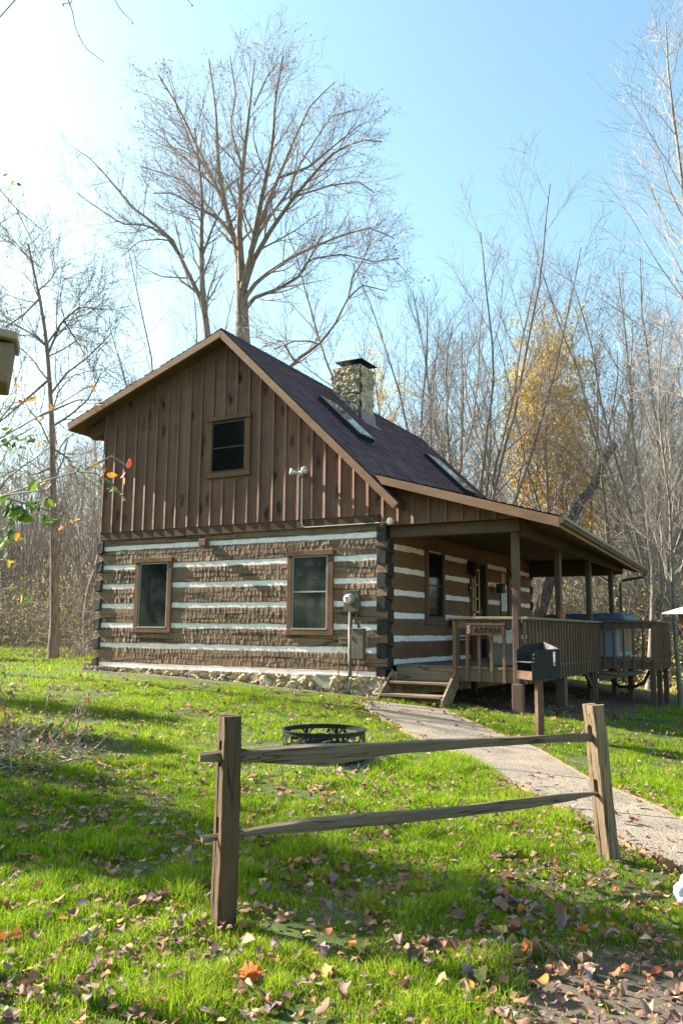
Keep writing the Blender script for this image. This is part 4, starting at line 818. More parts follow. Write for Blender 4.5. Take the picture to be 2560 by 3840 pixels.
def frail(pts, mat, seed):
    """pts: (s, b, ztop, zbottom, halfwidth)"""
    g = np.random.default_rng(seed); m = MB(); P = np.array(pts, float); n = 17; t = np.linspace(0, 1, n); ss = P[0, 0]+(P[-1, 0]-P[0, 0])*t
    I = [np.interp(ss, P[:, 0], P[:, k]) for k in range(1, 5)]; vs = []; jj = np.cumsum(g.normal(0, .0028, (n, 3)), 0); jj -= jj.mean(0)
    for i in range(n):
        b, zt_, zb_, h = (q[i] for q in I); mid = (zt_+zb_)/2; j = jj[i]
        for x, z in ((-h, zt_-.012+j[0]), (-h*.6, zt_+j[0]), (h*.8, zt_-.002+j[1]), (h, zt_-.01+j[1]), (h*.85, zb_+.003+j[2]), (-h*.1, zb_+j[2]), (-h, mid-.01)): vs.append(F3(ss[i], b+x, z))
    k = 7; m.add(vs, [[i*k+j, i*k+(j+1) % k, (i+1)*k+(j+1) % k, (i+1)*k+j] for i in range(n-1) for j in range(k)]+[list(range(k))[::-1], [(n-1)*k+j for j in range(k)]])
    return m.build('rail', MT[mat], fe)
frail([(-.135, 0, .053, .006, .014), (.09, 0, .061, -.014, .016), (.22, .01, .059, -.025, .035), (.58, .015, .056, -.061, .04), (.78, .012, .05, -.04, .038), (1.0, .01, .045, -.02, .036), (1.63, .0, .035, -.016, .034), (2.3, 0, .028, -.024, .03), (2.56, 0, .022, -.03, .016), (2.69, 0, .02, -.03, .014)], 'fence', 5)
frail([(-.108, 0, -.352, -.378, .014), (.06, 0, -.345, -.372, .014), (.5, .01, -.325, -.385, .03), (1.09, .01, -.345, -.402, .034), (1.63, .005, -.352, -.414, .034), (2.3, 0, -.351, -.418, .03), (2.45, 0, -.356, -.41, .022), (2.69, 0, -.371, -.392, .013), (2.72, 0, -.373, -.39, .012)], 'fence', 6)
# ------------------------------------------------------------------ edge-of-frame things
bc = at((20, 1335), 2.6); t = empty('nest_box', (bc[0]-.1, bc[1]-.02, h1(bc[0]-.1, bc[1])), 'plain wooden nest box with a sloping lid, cut off by the left edge', 'nest box')
rx = _rot(YAW, 0, 0)[0]; fw = np.array([-math.sin(YAW+.35), math.cos(YAW+.35), 0]); rx = np.array([fw[1], -fw[0], 0])
def N3(a, b, z): return np.array([*(bc[:2]+rx[:2]*a+fw[:2]*b), z])
zt_, zb_ = at((50, 1288), 2.6)[2], at((40, 1442), 2.6)[2]; m = MB()
vs = [N3(-.19, -.02, zb_), N3(.012, -.02, zb_), N3(.012, .15, zb_), N3(-.19, .15, zb_), N3(-.2, -.03, zt_+.0), N3(.024, -.03, zt_-.004), N3(.024, .15, zt_+.02), N3(-.2, .15, zt_+.02)]
m.add(vs, [[0,3,2,1],[4,5,6,7],[0,1,5,4],[1,2,6,5],[2,3,7,6],[3,0,4,7]]); m.build('box', m_wood('nest_box_wood', (.14, .095, .07), (.28, .205, .155), 'x'), t, bev=.003)
m = MB(); vs = [N3(-.23, -.06, zt_+.03), N3(.035, -.06, zt_-.001), N3(.035, .18, zt_+.02), N3(-.23, .18, zt_+.045)]; vs += [v+np.array([0, 0, .026]) for v in vs]; m.add(vs, [[0,3,2,1],[4,5,6,7],[0,1,5,4],[1,2,6,5],[2,3,7,6],[3,0,4,7]]); m.build('lid', m_wood('nest_lid_wood', (.26, .2, .15), (.4, .32, .25), 'x'), t, bev=.003)
pb = N3(-.1, .17, 0); m = MB(); m.box(pb[0]-.04, pb[0]+.04, pb[1]-.04, pb[1]+.04, h1(pb[0], pb[1])-.1, zt_-.02); m.build('post', MT['fencedk'], t)
fc = at((2575, 2300), 8.5); t = empty('bird_feeder', (fc[0], fc[1], h1(fc[0], fc[1])), 'bird feeder with a white sloping roof at the right edge beyond the deck', 'bird feeder')
m = MB(); r0 = .23
m.add([(fc[0]-r0, fc[1]-.15, fc[2]+.0), (fc[0]+r0, fc[1]-.15, fc[2]+.0), (fc[0]+r0, fc[1]+.15, fc[2]+.0), (fc[0]-r0, fc[1]+.15, fc[2]+.0), (fc[0]-.03, fc[1], fc[2]+.07), (fc[0]+.03, fc[1], fc[2]+.07), (fc[0]-r0, fc[1]-.15, fc[2]-.01), (fc[0]+r0, fc[1]-.15, fc[2]-.01), (fc[0]+r0, fc[1]+.15, fc[2]-.01), (fc[0]-r0, fc[1]+.15, fc[2]-.01)], [[0, 1, 5, 4], [1, 2, 5], [2, 3, 4, 5], [3, 0, 4], [6, 7, 1, 0], [7, 8, 2, 1], [8, 9, 3, 2], [9, 6, 0, 3], [9, 8, 7, 6]]); m.build('roof', MT['white'], t)
m = MB(); m.lathe([(.04, -.16), (.06, -.15), (.095, -.03), (.1, -.012)], fc, 12); m.build('hopper', MT['redwood'], t)
m = MB(); m.lathe([(.02, h1(fc[0], fc[1])-.1-fc[2]), (.02, -.16)], fc, 8); m.build('pole', MT['black'], t)
def bag(c, r, seed):
    g = np.random.default_rng(seed); m = MB(); n, k = 18, 26; vs = []
    for i in range(n+1):
        th = math.pi*i/n
        for j in range(k):
            a = 2*math.pi*j/k; rr = 1+.14*math.sin(3*a+seed)+.1*math.sin(5*th+2*a)+.07*g.normal()*math.sin(th)
            vs.append((c[0]+r[0]*rr*math.sin(th)*math.cos(a), c[1]+r[1]*rr*math.sin(th)*math.sin(a), c[2]+r[2]*rr*math.cos(th)))
    m.add(vs, [[i*k+j, (i+1)*k+j, (i+1)*k+(j+1) % k, i*k+(j+1) % k] for i in range(n) for j in range(k)]); return m
b0 = at((2578, 3345), 4.75); b1 = at((2582, 3480), 4.62)
zg = h1(b1[0], b1[1])
tag(bag((b0[0], b0[1], b0[2]), (.075, .09, .085), 2).build('plastic_bag', MT['bag'], None, True), 'upper of two white plastic bags piled up at the right edge', 'plastic bag')
tag(bag((b1[0], b1[1], (b1[2])), (.095, .12, .1), 3).build('plastic_bag', MT['bag'], None, True), 'lower white plastic bag lying on the leaf litter at the right edge', 'plastic bag')
# ------------------------------------------------------------------ trees (vectorised branch growth)
def unit(v): return v/(np.linalg.norm(v, axis=-1, keepdims=True)+1e-9)
def spawn(P, R, per, t0, t1, ang, Lf, rr, N, wig, up, g, rmin=.004, jit=.25, updir=None):
    """P (M,K,3) R (M,K) -> children; Lf(t, parent length) = length; rr ratio of the parent's radius"""
    M_, K_ = R.shape; idx = np.repeat(np.arange(M_), per); n = len(idx)
    t = t0+(t1-t0)*((np.tile(np.arange(per), M_)+g.uniform(0, 1, n))/per); f = t*(K_-1); i = np.minimum(f.astype(int), K_-2); a = (f-i)[:, None]
    pos = P[idx, i]*(1-a)+P[idx, i+1]*a; tan = unit(P[idx, i+1]-P[idx, i]); rad = R[idx, i]*(1-a[:, 0])+R[idx, i+1]*a[:, 0]
    ref = np.where(np.abs(tan[:, 2:3]) < .9, np.array([[0, 0, 1.]]), np.array([[1., 0, 0]])); u = unit(np.cross(tan, ref)); w = np.cross(tan, u)
    az = (np.tile(np.arange(per), M_)*2.4+np.repeat(g.uniform(0, 6.28, M_), per)+g.normal(0, .6, n))[:, None]
    A = (ang*(1+g.normal(0, jit, n)))[:, None]; d = unit(tan*np.cos(A)+(u*np.cos(az)+w*np.sin(az))*np.sin(A))
    pl = np.linalg.norm(np.diff(P, axis=1), axis=2).sum(1)[idx]; L_ = Lf(t, pl)*g.uniform(.65, 1.3, n); r0 = np.maximum(np.minimum(rad*rr, rad*.95), rmin)
    out = np.zeros((n, N, 3)); out[:, 0] = pos
    for s in range(1, N):
        d = unit(d+g.normal(0, wig, (n, 3))+np.array([0, 0, up])); out[:, s] = out[:, s-1]+d*(L_/(N-1))[:, None]
    RR_ = np.maximum(r0[:, None]*(1-np.linspace(0, 1, N)[None]*.75), rmin*.7)
    return out, RR_
def tube_mesh(sets):
    """sets: list of (P (M,K,3), R (M,K), sides) -> verts, quads"""
    V, Q, off = [], [], 0
    for P, R, k in sets:
        M_, K_ = R.shape
        if not M_: continue
        T = np.zeros_like(P); T[:, 1:-1] = P[:, 2:]-P[:, :-2]; T[:, 0] = P[:, 1]-P[:, 0]; T[:, -1] = P[:, -1]-P[:, -2]; T = unit(T)
        ref = np.where(np.abs(T[:, :1, 2:3]) < .8, np.array([[[0, 0, 1.]]]), np.array([[[1., 0, 0]]])); u = unit(np.cross(T, np.broadcast_to(ref, T.shape))); w = np.cross(T, u)
        a = 2*np.pi*np.arange(k)/k; ring = (u[:, :, None]*np.cos(a)[:, None]+w[:, :, None]*np.sin(a)[:, None])*R[:, :, None, None]+P[:, :, None]
        V.append(ring.reshape(-1, 3)); base = off+(np.arange(M_)*K_*k)[:, None, None]+(np.arange(K_-1)*k)[None, :, None]; j = np.arange(k)[None, None]; j2 = (j+1) % k
        Q.append(np.stack([base+j, base+j2, base+j2+k, base+j+k], -1).reshape(-1, 4)); off += M_*K_*k
    return np.vstack(V), np.vstack(Q)
LEAF2 = np.array([(0, 0, 0), (.3, .5, .12), (0, 1, -.05), (-.3, .5, .12), (0, .5, 0)])
LEAFQ = np.array([(0, 1, 4), (1, 2, 4), (2, 3, 4), (3, 0, 4)])
def leaf_cards(pos, size, cols, g, down=.5):
    """small folded leaves, random orientation"""
    n = len(pos); a = unit(g.normal(0, 1, (n, 3))+np.array([0, 0, -down])); b = unit(np.cross(a, g.normal(0, 1, (n, 3)))); c = np.cross(a, b); s = np.asarray(size)[:, None, None]
    L4 = LEAF2; V = pos[:, None]+s*(L4[None, :, 0:1]*b[:, None]+L4[None, :, 1:2]*a[:, None]+L4[None, :, 2:3]*c[:, None])
    Q = (np.arange(n)*5)[:, None, None]+LEAFQ[None]; return V.reshape(-1, 3), Q.reshape(-1, 3), np.repeat(cols, 5, 0)
def pick(g, n, pal, var=.25):
    pal = np.array(pal); return pal[g.integers(0, len(pal), n)]*g.uniform(1-var, 1+var, (n, 1))
YEL = [(.42, .30, .04), (.36, .27, .05), (.3, .28, .06), (.45, .27, .05)]; GRN = [(.1, .17, .025), (.16, .24, .03), (.22, .27, .04)]; ORA = [(.42, .16, .05), (.4, .12, .06), (.36, .2, .08)]; BRN = [(.2, .12, .065), (.25, .16, .09), (.16, .1, .06)]
def curve_trunk(H_, r0, g, lean=.04, N=14, wig=.05, base=(0, 0, -.3)):
    d = unit(np.array([g.normal(0, lean), g.normal(0, lean), 1.])); p = np.array(base, float); P = [p]
    for s in range(N-1): d = unit(d+np.array([*g.normal(0, wig, 2), .06])); p = p+d*H_/(N-1); P.append(p)
    t = np.linspace(0, 1, N); R = r0*(1-.86*t)*(1+.5*np.exp(-t*22)); return np.array(P)[None], R[None]
def make_tree(H_, r0, seed, style, tw=1.):
    """-> (trunk V,Q), (crown V,Q), tips"""
    g = np.random.default_rng(seed)
    if style == 'vase':       # several stems from a low fork
        P0, R0 = curve_trunk(H_*.22, r0, g, .03, 8, .02); R0 = r0*(1-.25*np.linspace(0, 1, 8))[None]
        P1, R1 = spawn(P0, R0, 8, .6, 1, .38, lambda t, l: H_*.8*np.ones_like(t), .62, 14, .06, .075, g)
        lim = [(P0, R0, 10), (P1, R1, 7)]; PP, RR_ = P1, R1; k = (12, .2, .97, .6, lambda t, l: l*.36*(1.15-t*.75))
        P2, R2 = spawn(PP, RR_, k[0], k[1], k[2], k[3], k[4], .5, 8, .08, .07, g, .006)
    elif style == 'pole':     # straight trunk, fine ascending branches
        P0, R0 = curve_trunk(H_, r0, g, .03); lim = [(P0, R0, 10)]; PP = P0
        P2, R2 = spawn(P0, R0, 46, .28, .985, .62, lambda t, l: l*.30*(1.08-t*.85), .42, 9, .07, .09, g, .007)
    elif style == 'wild':     # crooked, spreading
        P0, R0 = curve_trunk(H_*.9, r0, g, .08, 14, .1); P1, R1 = spawn(P0, R0, 9, .3, .95, .75, lambda t, l: l*.5*(1.1-t*.6), .55, 10, .13, .05, g)
        lim = [(P0, R0, 10), (P1, R1, 6)]; P2, R2 = spawn(P1, R1, 9, .15, .98, .75, lambda t, l: l*.42*(1.1-t*.6), .5, 7, .13, .03, g, .006)
    elif style == 'droop':    # a dead-straight trunk with long arching side boughs
        P0, R0 = curve_trunk(H_, r0, g, .05, 16, .03); P1, R1 = spawn(P0, R0, 24, .22, .97, 1.05, lambda t, l: l*.34*(1.15-t*.8), .4, 11, .12, -.02, g)
        lim = [(P0, R0, 10), (P1, R1, 5)]; P2, R2 = spawn(P1, R1, 9, .15, .98, .8, lambda t, l: l*.4*(1.1-t*.6), .5, 7, .15, .02, g, .006)
    n3 = int(7*tw); P3, R3 = spawn(P2, R2, n3, .15, .98, .6, lambda t, l: l*.45*(1.1-t*.5), .55, 6, .1, .05, g, .0052)
    n4 = int(4*tw); P4, R4 = spawn(P3, R3, n4, .2, .98, .6, lambda t, l: l*.55, .6, 4, .1, .04, g, .0042)
    return tube_mesh(lim), tube_mesh([(P2, R2, 4), (P3, R3, 3), (P4, R4, 3)]), (P3[:, -1], P4[:, 1:].reshape(-1, 3))
def place(name, loc, label, group, tr, cr, rot=0, sc=1., leaves=None, cat='tree'):
    """tr, cr: mesh data shared between copies"""
    e = empty(name, loc, label, cat, group); e.rotation_euler = (0, 0, rot); e.scale = (sc, sc, sc)
    for nm, me in (('trunk', tr), ('crown', cr), ('foliage', leaves)):
        if me is None: continue
        o = bpy.data.objects.new(nm, me); col.objects.link(o); o.parent = e
    return e
def data_mesh(name, V, Q, mat, color=None, smooth=False):
    o = mesh_obj(name, V, Q, mat, None, smooth, color); me = o.data; bpy.data.objects.remove(o); return me
PROTO = {}
for nm, st, H_, r0, sd, tw in (('vase1', 'vase', 15, .15, 11, 1.35), ('vase2', 'vase', 16, .15, 12, 1.3), ('pole1', 'pole', 18, .115, 13, 1.35), ('pole2', 'pole', 16, .1, 14, 1), ('pole3', 'pole', 17, .105, 19, 1), ('wild1', 'wild', 14, .125, 15, .9), ('wild2', 'wild', 15, .12, 16, .9), ('droop1', 'droop', 15, .125, 17, .75), ('thin1', 'pole', 9, .06, 18, .8)):
    (a, b), (c, d), tips = make_tree(H_, r0, sd, st, tw)
    PROTO[nm] = (data_mesh(nm+'_trunk', a, b, MT['bark' if nm[0] != 'd' else 'barkdk'], smooth=True), data_mesh(nm+'_crown', c, d, MT['twig']), H_, tips)
def leaf_mesh(key, n, size, pal, seed, zmax=1., zmin=0., clump=True):
    g = np.random.default_rng(seed); tips = PROTO[key][3][1]; tips = tips[(tips[:, 2] > zmin*PROTO[key][2]) & (tips[:, 2] < zmax*PROTO[key][2])]
    c = tips[g.integers(0, len(tips), n//(5 if clump else 1)+1)]; pos = np.repeat(c, 5, 0)[:n]+g.normal(0, .16, (n, 3)) if clump else c[:n]
    V, Q, K = leaf_cards(pos, g.uniform(.7, 1.3, n)*size, pick(g, n, pal), g); return data_mesh('leaves', V, Q, MT['leaf'], K)
def base_at(px, depth):
    """ground point under image column px at that depth"""
    p = at((px, 2400), depth); return (p[0], p[1], h1(p[0], p[1]))
# ---- the big tree behind the cabin: main limbs follow the photograph's tree, in real depth
def limb(pts, D0, dd, r0, r1, n=14, seed=0, lower=0):
    s = 1.505; P = np.array(pts, float); P = resample(P, n); g = np.random.default_rng(seed); t = np.linspace(0, 1, n)
    P[:, 1] += np.clip(1-P[:, 1]/700, 0, 1)*lower; D = D0+dd*t**1.3+np.cumsum(g.normal(0, .05, n)); W_ = np.array([at((200+p[0]*s, p[1]*s), d) for p, d in zip(P, D)])
    return W_[None], (r0+(r1-r0)*t**.8)[None]
D = 31.
limbs = [(((470, 735), (466, 670), (450, 590), (425, 490), (412, 400), (405, 250), (388, 120)), 1.5, .17), (((430, 510), (415, 470), (390, 420), (350, 360), (312, 260), (288, 170)), 2.5, .1),
 (((470, 700), (463, 560), (470, 430), (480, 330), (490, 240), (502, 120)), -1., .17), (((472, 720), (490, 640), (512, 520), (530, 430), (548, 330), (552, 230), (572, 110)), -2.5, .15), (((472, 715), (489, 640), (525, 520), (560, 430), (600, 330), (640, 240), (700, 180)), 2., .14),
 (((474, 725), (496, 650), (540, 570), (600, 480), (640, 430), (690, 370), (760, 330), (818, 335)), -3., .14), (((470, 770), (486, 725), (520, 690), (590, 640), (650, 610), (720, 580), (790, 560), (850, 590)), 2., .11), (((472, 780), (500, 742), (560, 720), (610, 690), (640, 640), (680, 560)), -2., .1),
 (((414, 468), (370, 420), (320, 370), (270, 325), (222, 285)), 2., .06), (((398, 430), (350, 330), (312, 245), (262, 160)), -2., .06), (((445, 580), (400, 520), (330, 440), (280, 420), (215, 400)), 1.5, .06), (((562, 430), (640, 400), (700, 345), (765, 290)), -1.5, .06), (((500, 240), (530, 170), (560, 130)), 1, .04), (((600, 480), (690, 450), (760, 440), (800, 470)), 2, .05),
 (((612, 688), (640, 642), (720, 630), (800, 650), (860, 640)), -2.2, .05), (((463, 640), (445, 580), (420, 540), (360, 510), (300, 470), (250, 470)), -2.5, .07), (((462, 560), (470, 400), (440, 300), (455, 210), (440, 110)), 1, .08), (((500, 600), (520, 560), (590, 460), (610, 400), (660, 320), (690, 270), (760, 250)), 3., .08)]
P0, R0 = limb(((474, 900), (472, 840), (470, 780), (469, 720), (467, 660)), D, 0, .31, .2, seed=1)
P0 = np.concatenate([np.array([[[P0[0, 0, 0], P0[0, 0, 1], h1(*P0[0, 0, :2])-.4]]]), P0], 1); R0 = np.concatenate([[[.38]], R0], 1)
LP = [limb(a, D, dd*1.4, r*.9, .02, seed=i+2, lower=34) for i, (a, dd, r) in enumerate(limbs)]
P1 = np.concatenate([p for p, r in LP]); R1 = np.concatenate([r for p, r in LP]); g = np.random.default_rng(77)
P2, R2 = spawn(P1, R1, 13, .16, .99, .66, lambda t, l: 2.6*(1.1-t*.68), .5, 9, .1, .06, g, .007)
P3, R3 = spawn(P2, R2, 8, .12, .98, .65, lambda t, l: l*.48*(1.1-t*.5), .5, 6, .12, .04, g, .0055)
P4, R4 = spawn(P3, R3, 4, .15, .98, .65, lambda t, l: l*.5, .6, 4, .12, .03, g, .004)
tb = P0[0, 0]; bt = empty('tulip_tree', (tb[0], tb[1], h1(tb[0], tb[1])), 'tall bare multi-stemmed tree rising behind the cabin ridge', 'tree')
V, Q = tube_mesh([(P0, R0, 14), (P1, R1, 8)]); mesh_obj('trunk', V, Q, MT['bark'], bt, True)
V, Q = tube_mesh([(P2, R2, 4), (P3, R3, 3), (P4, R4, 3)]); mesh_obj('crown', V, Q, MT['twig'], bt)
tp = P4[g.integers(0, len(P4), 2300), -1]; V, Q, K = leaf_cards(tp+g.normal(0, .03, tp.shape), g.uniform(.05, .11, len(tp)), pick(g, len(tp), BRN+[(.3, .14, .1)]), g); mesh_obj('seed_heads', V, Q, MT['leaf'], bt, color=K)
# second, thinner tree left of it and the bent one on the right
def traced(name, label, trunk, limbs_, D_, r0, seed, per=9, l2=1.8, leaves=0, pal=ORA, full=False):
    f = 1.505 if not full else 1.0; o = 200 if not full else 0; cv = lambda pts: [((x*f+o-200)/1.505, y*f/1.505) for x, y in pts]
    Pt, Rt = limb(cv(trunk), D_, 0, r0, r0*.18, seed=seed); b = Pt[0, 0]; zb = h1(b[0], b[1]); Pt = np.concatenate([np.array([[[b[0], b[1], zb-.3]]]), Pt], 1) if b[2] > zb+.3 else Pt; Rt = Rt if Rt.shape[1] == Pt.shape[1] else np.concatenate([[[r0*1.25]], Rt], 1)
    e = empty(name, (b[0], b[1], zb), label, 'tree'); g = np.random.default_rng(seed); sets = [(Pt, Rt, 9)]; sp = [(Pt[:, 1:] if Pt.shape[1] == 15 else Pt, Rt[:, 1:] if Rt.shape[1] == 15 else Rt)]
    for i, (pts, dd, r) in enumerate(limbs_): q = limb(cv(pts), D_, dd, r, .015, seed=seed+i+1); sets.append((*q, 6)); sp.append(q)
    A = np.concatenate([s[0] for s in sp]); B = np.concatenate([s[1] for s in sp])
    p2 = spawn(A, B, per, .1, .99, .75, lambda t, l: l2*(1.1-t*.5), .5, 8, .12, .05, g, .008); p3 = spawn(*p2, 7, .15, .98, .65, lambda t, l: l*.45, .5, 6, .12, .04, g, .006); p4 = spawn(*p3, 4, .2, .98, .6, lambda t, l: l*.5, .6, 4, .12, .03, g, .005)
    V, Q = tube_mesh(sets); mesh_obj('trunk', V, Q, MT['bark'], e, True); V, Q = tube_mesh([(*p2, 4), (*p3, 3), (*p4, 3)]); mesh_obj('crown', V, Q, MT['twig'], e)
    if leaves:
        tp = p4[0][g.integers(0, len(p4[0]), leaves), -1]; V, Q, K = leaf_cards(tp+g.normal(0, .08, tp.shape), g.uniform(.06, .12, leaves), pick(g, leaves, pal), g); mesh_obj('foliage', V, Q, MT['leaf'], e, color=K)
    return e
traced('slim_tree', 'slim bare tree with a long bough to the left, just left of the tallest tree', ((388, 880), (384, 830), (372, 740), (369, 600), (372, 500), (362, 400), (352, 320)), [(((378, 790), (366, 740), (335, 680), (298, 600), (240, 548), (200, 520), (150, 460), (100, 400), (55, 370)), 2.5, .1), (((312, 632), (280, 585), (230, 560), (170, 558), (100, 510), (60, 480)), 2., .06), (((298, 602), (270, 596), (215, 600), (170, 640)), 1., .03), (((370, 640), (400, 560), (420, 520), (424, 440)), -1.5, .05), (((371, 560), (345, 500), (310, 450)), 1, .04)], 29., .14, 50, 15, 2.0)
traced('bent_tree', 'bent bare tree whose boughs arch over the cabin ridge left of the chimney', ((560, 960), (600, 900), (660, 860), (700, 810), (735, 740), (770, 710), (830, 725)), [(((600, 900), (570, 850), (530, 860), (505, 880)), 1, .04), (((660, 858), (640, 850), (600, 850), (550, 870)), -1, .03), (((735, 740), (745, 690), (770, 650), (790, 600)), -1., .03)], 24., .07, 60, 8, 1.5)
traced('arching_tree', 'straight dark tree with arching side boughs left of the cabin', ((207, 2330), (202, 1950), (196, 1620), (186, 1400), (166, 1200), (135, 1050), (107, 915)),
 [(((190, 1480), (250, 1400), (330, 1340), (420, 1250)), 1, .035), (((180, 1330), (230, 1210), (300, 1150), (390, 1160)), -1, .035), (((178, 1290), (240, 1200), (270, 1250), (320, 1330)), 1., .03), (((188, 1420), (120, 1480), (50, 1540), (-20, 1600)), -1, .04), (((176, 1300), (120, 1250), (60, 1220), (-10, 1200)), 1, .03), (((150, 1120), (90, 1180), (20, 1230)), -1, .03), (((125, 990), (60, 910), (0, 870)), 1, .025), (((196, 1600), (260, 1560), (330, 1500), (380, 1400)), -1, .03), (((200, 1750), (130, 1780), (60, 1760), (0, 1790)), 1, .03), (((196, 1680), (260, 1720), (300, 1820)), .5, .025), (((145, 1090), (190, 1050), (220, 1000)), 1, .02)], 20., .125, 80, 13, 1.5, full=True)
# ---- trees one can tell apart (column px, depth, kind, height, turn)
named = [
 (1585, 27., 'vase1', -833, .4, 'vase_tree', 'pale vase-shaped bare tree behind the roof right of the chimney', None),
 (2052, 26., 'pole1', -702, 2.0, 'pole_tree', 'straight slender bare tree rising highest over the porch roof', None),
 (1765, 25., 'vase2', -850, 3.3, 'fan_tree', 'grey fan-shaped bare tree between the chimney and the straight slender tree', None),
 (2215, 31., 'vase1', -960, 5.2, 'spreading_tree', 'spreading bare tree above the middle of the porch gutter', None),
 (1960, 30., 'wild1', -930, 1.0, 'forked_tree', 'grey bare tree close left of the straight slender one', None),
 (2330, 24., 'wild2', -1060, 4.2, 'crooked_tree', 'crooked tree with a few orange leaves right of the yellow crowned tree', ('wild2', 420, .1, ORA)),
 (2420, 21., 'pole2', -800, 3.1, 'upright_tree', 'thin upright tree beyond the end of the porch gutter', None),
 (2545, 17., 'pole1', -1120, 5.0, 'edge_tree', 'bare tree at the right edge of the picture beyond the deck', None),
 (2860, 15., 'pole3', 15.0, 3.6, 'overhanging_tree', 'tall tree outside the right edge reaching bare boughs into the sky', None),
 (2475, 23., 'vase2', -1010, .9, 'orange_leaf_tree', 'many-stemmed tree with scattered reddish leaves near the right edge', ('vase2', 700, .1, ORA)),
 (1440, 34., 'wild2', -1250, 1.9, 'yellow_leaf_tree', 'small tree with golden leaves behind the chimney', ('wild2', 3800, .13, [(.62, .44, .08), (.55, .38, .08)])),
 (-40, 19., 'wild2', -930, 2.4, 'left_edge_tree', 'dark branching tree at the left edge of the picture', None),
 (640, 33., 'vase2', -1080, 2.2, 'shrubby_tree', 'pale many-stemmed bare tree behind the left slope of the roof', None),
 (330, 27., 'wild1', -1180, 5.5, 'leaning_tree', 'bare tree just left of the cabin wall with a crooked stem', None)]
g = np.random.default_rng(31)
for px, dep, key, H_, rot, nm, lab, lf in named:
    b_ = base_at(px, dep)
    if H_ < 0: H_ = (at((px, -H_), dep)[2]-b_[2])*.97       # the height that reaches this image row at that depth
    tr, cr, h0, _ = PROTO[key]; fm = leaf_mesh(lf[0], lf[1], lf[2], lf[3], int(px) % 97) if lf else None
    place(nm, base_at(px, dep), lab, None, tr, cr, rot, H_/h0, fm)
# golden-crowned tree right of the straight slender one
g = np.random.default_rng(91); b = base_at(2085, 29.); tr, cr, h0, _ = PROTO['vase1']
n = 13000; ctr = np.array([(0, 0, 11.4), (-.9, .3, 10.2), (.9, 0, 10.2), (.2, -.5, 9.0), (1.3, .2, 8.4), (-1.3, .1, 8.8), (.4, .2, 12.6), (1.2, -.2, 6.6), (-.6, .2, 7.), (0., .4, 10.4)])/11.5*11; cl = ctr[g.integers(0, len(ctr), 420)]+g.normal(0, .62, (420, 3))
pos = cl[g.integers(0, 420, n)]+g.normal(0, .17, (n, 3)); V, Q, K = leaf_cards(pos, g.uniform(.09, .17, n), pick(g, n, [(.64, .44, .06), (.58, .42, .07), (.5, .42, .1), (.6, .35, .06), (.42, .34, .08)], .3), g)
V *= 1.0; place('golden_tree', b, 'tree with a dense golden yellow crown behind the straight slender one', None, tr, cr, 1.2, 10.6/h0, data_mesh('golden_leaves', V/(10.6/h0), Q, MT['leaf'], K))
# snapped trunk leaning among them
p, q = at((2140, 1960), 25.), at((2300, 1665), 25.5); e = empty('snapped_trunk', tuple(p), 'snapped bare trunk leaning to the right behind the porch roof', 'dead tree')
lowp = p+(p-q)*1.25; lowp[2] = h1(lowp[0], lowp[1])-.2; PP = resample(np.array([lowp, p, q]), 12); PP[1:-1] += rng.normal(0, .05, (10, 3)); V, Q = tube_mesh([(PP[None], np.linspace(.2, .13, 12)[None], 9)])
mesh_obj('trunk', V, Q, MT['barkdk'], e, True); p2 = spawn(PP[None], np.linspace(.2, .13, 12)[None], 6, .5, .95, .8, lambda t, l: 1.6*np.ones_like(t), .3, 8, .15, .08, g, .01); p3 = spawn(*p2, 6, .2, .95, .7, lambda t, l: l*.5, .5, 5, .15, .05, g, .006); V, Q = tube_mesh([(*p2, 5), (*p3, 3)]); mesh_obj('crown', V, Q, MT['twig'], e)
# ---- the woods: individual trees, then thin stems and brush too many to count
g = np.random.default_rng(44); keys = ['vase1', 'vase2', 'pole1', 'pole2', 'pole3', 'wild1', 'wild2', 'pole2', 'pole3', 'thin1', 'thin1']; lfm = [leaf_mesh('pole2', 260, .1, ORA+YEL, 5), leaf_mesh('wild1', 420, .11, YEL+GRN, 6, .7)]
cnt = 0
for px in np.linspace(-420, 3000, 115):
    dep = g.uniform(26, 52); px = px+g.uniform(-25, 25); b = base_at(px, dep)
    if wood_depth(b[0], b[1]) < 1.2 or (1940 < px < 2260 and dep < 36): continue
    k = keys[g.integers(0, len(keys))]; tr, cr, h0, _ = PROTO[k]; left = px < 900
    Ht = (g.uniform(8.5, 13.) if left else g.uniform(8.5, 13.))*(1 if k != 'thin1' else .7)
    lf = lfm[0] if k == 'pole2' and g.random() < .5 else (lfm[1] if k == 'wild1' and g.random() < .6 else None)
    kind = {'v': 'many-stemmed', 'p': 'straight slender', 'w': 'crooked spreading', 't': 'thin young'}[k[0]]; side = 'left of' if left else 'behind'
    place('woodland_tree', b, f'{kind} {"tree with some leaves" if lf else "bare grey tree"} in the woods {side} the cabin', f'{kind} {"part-leaved" if lf else "bare"} woodland trees {side} the cabin', tr, cr, g.uniform(0, 6.28), Ht/h0, lf); cnt += 1
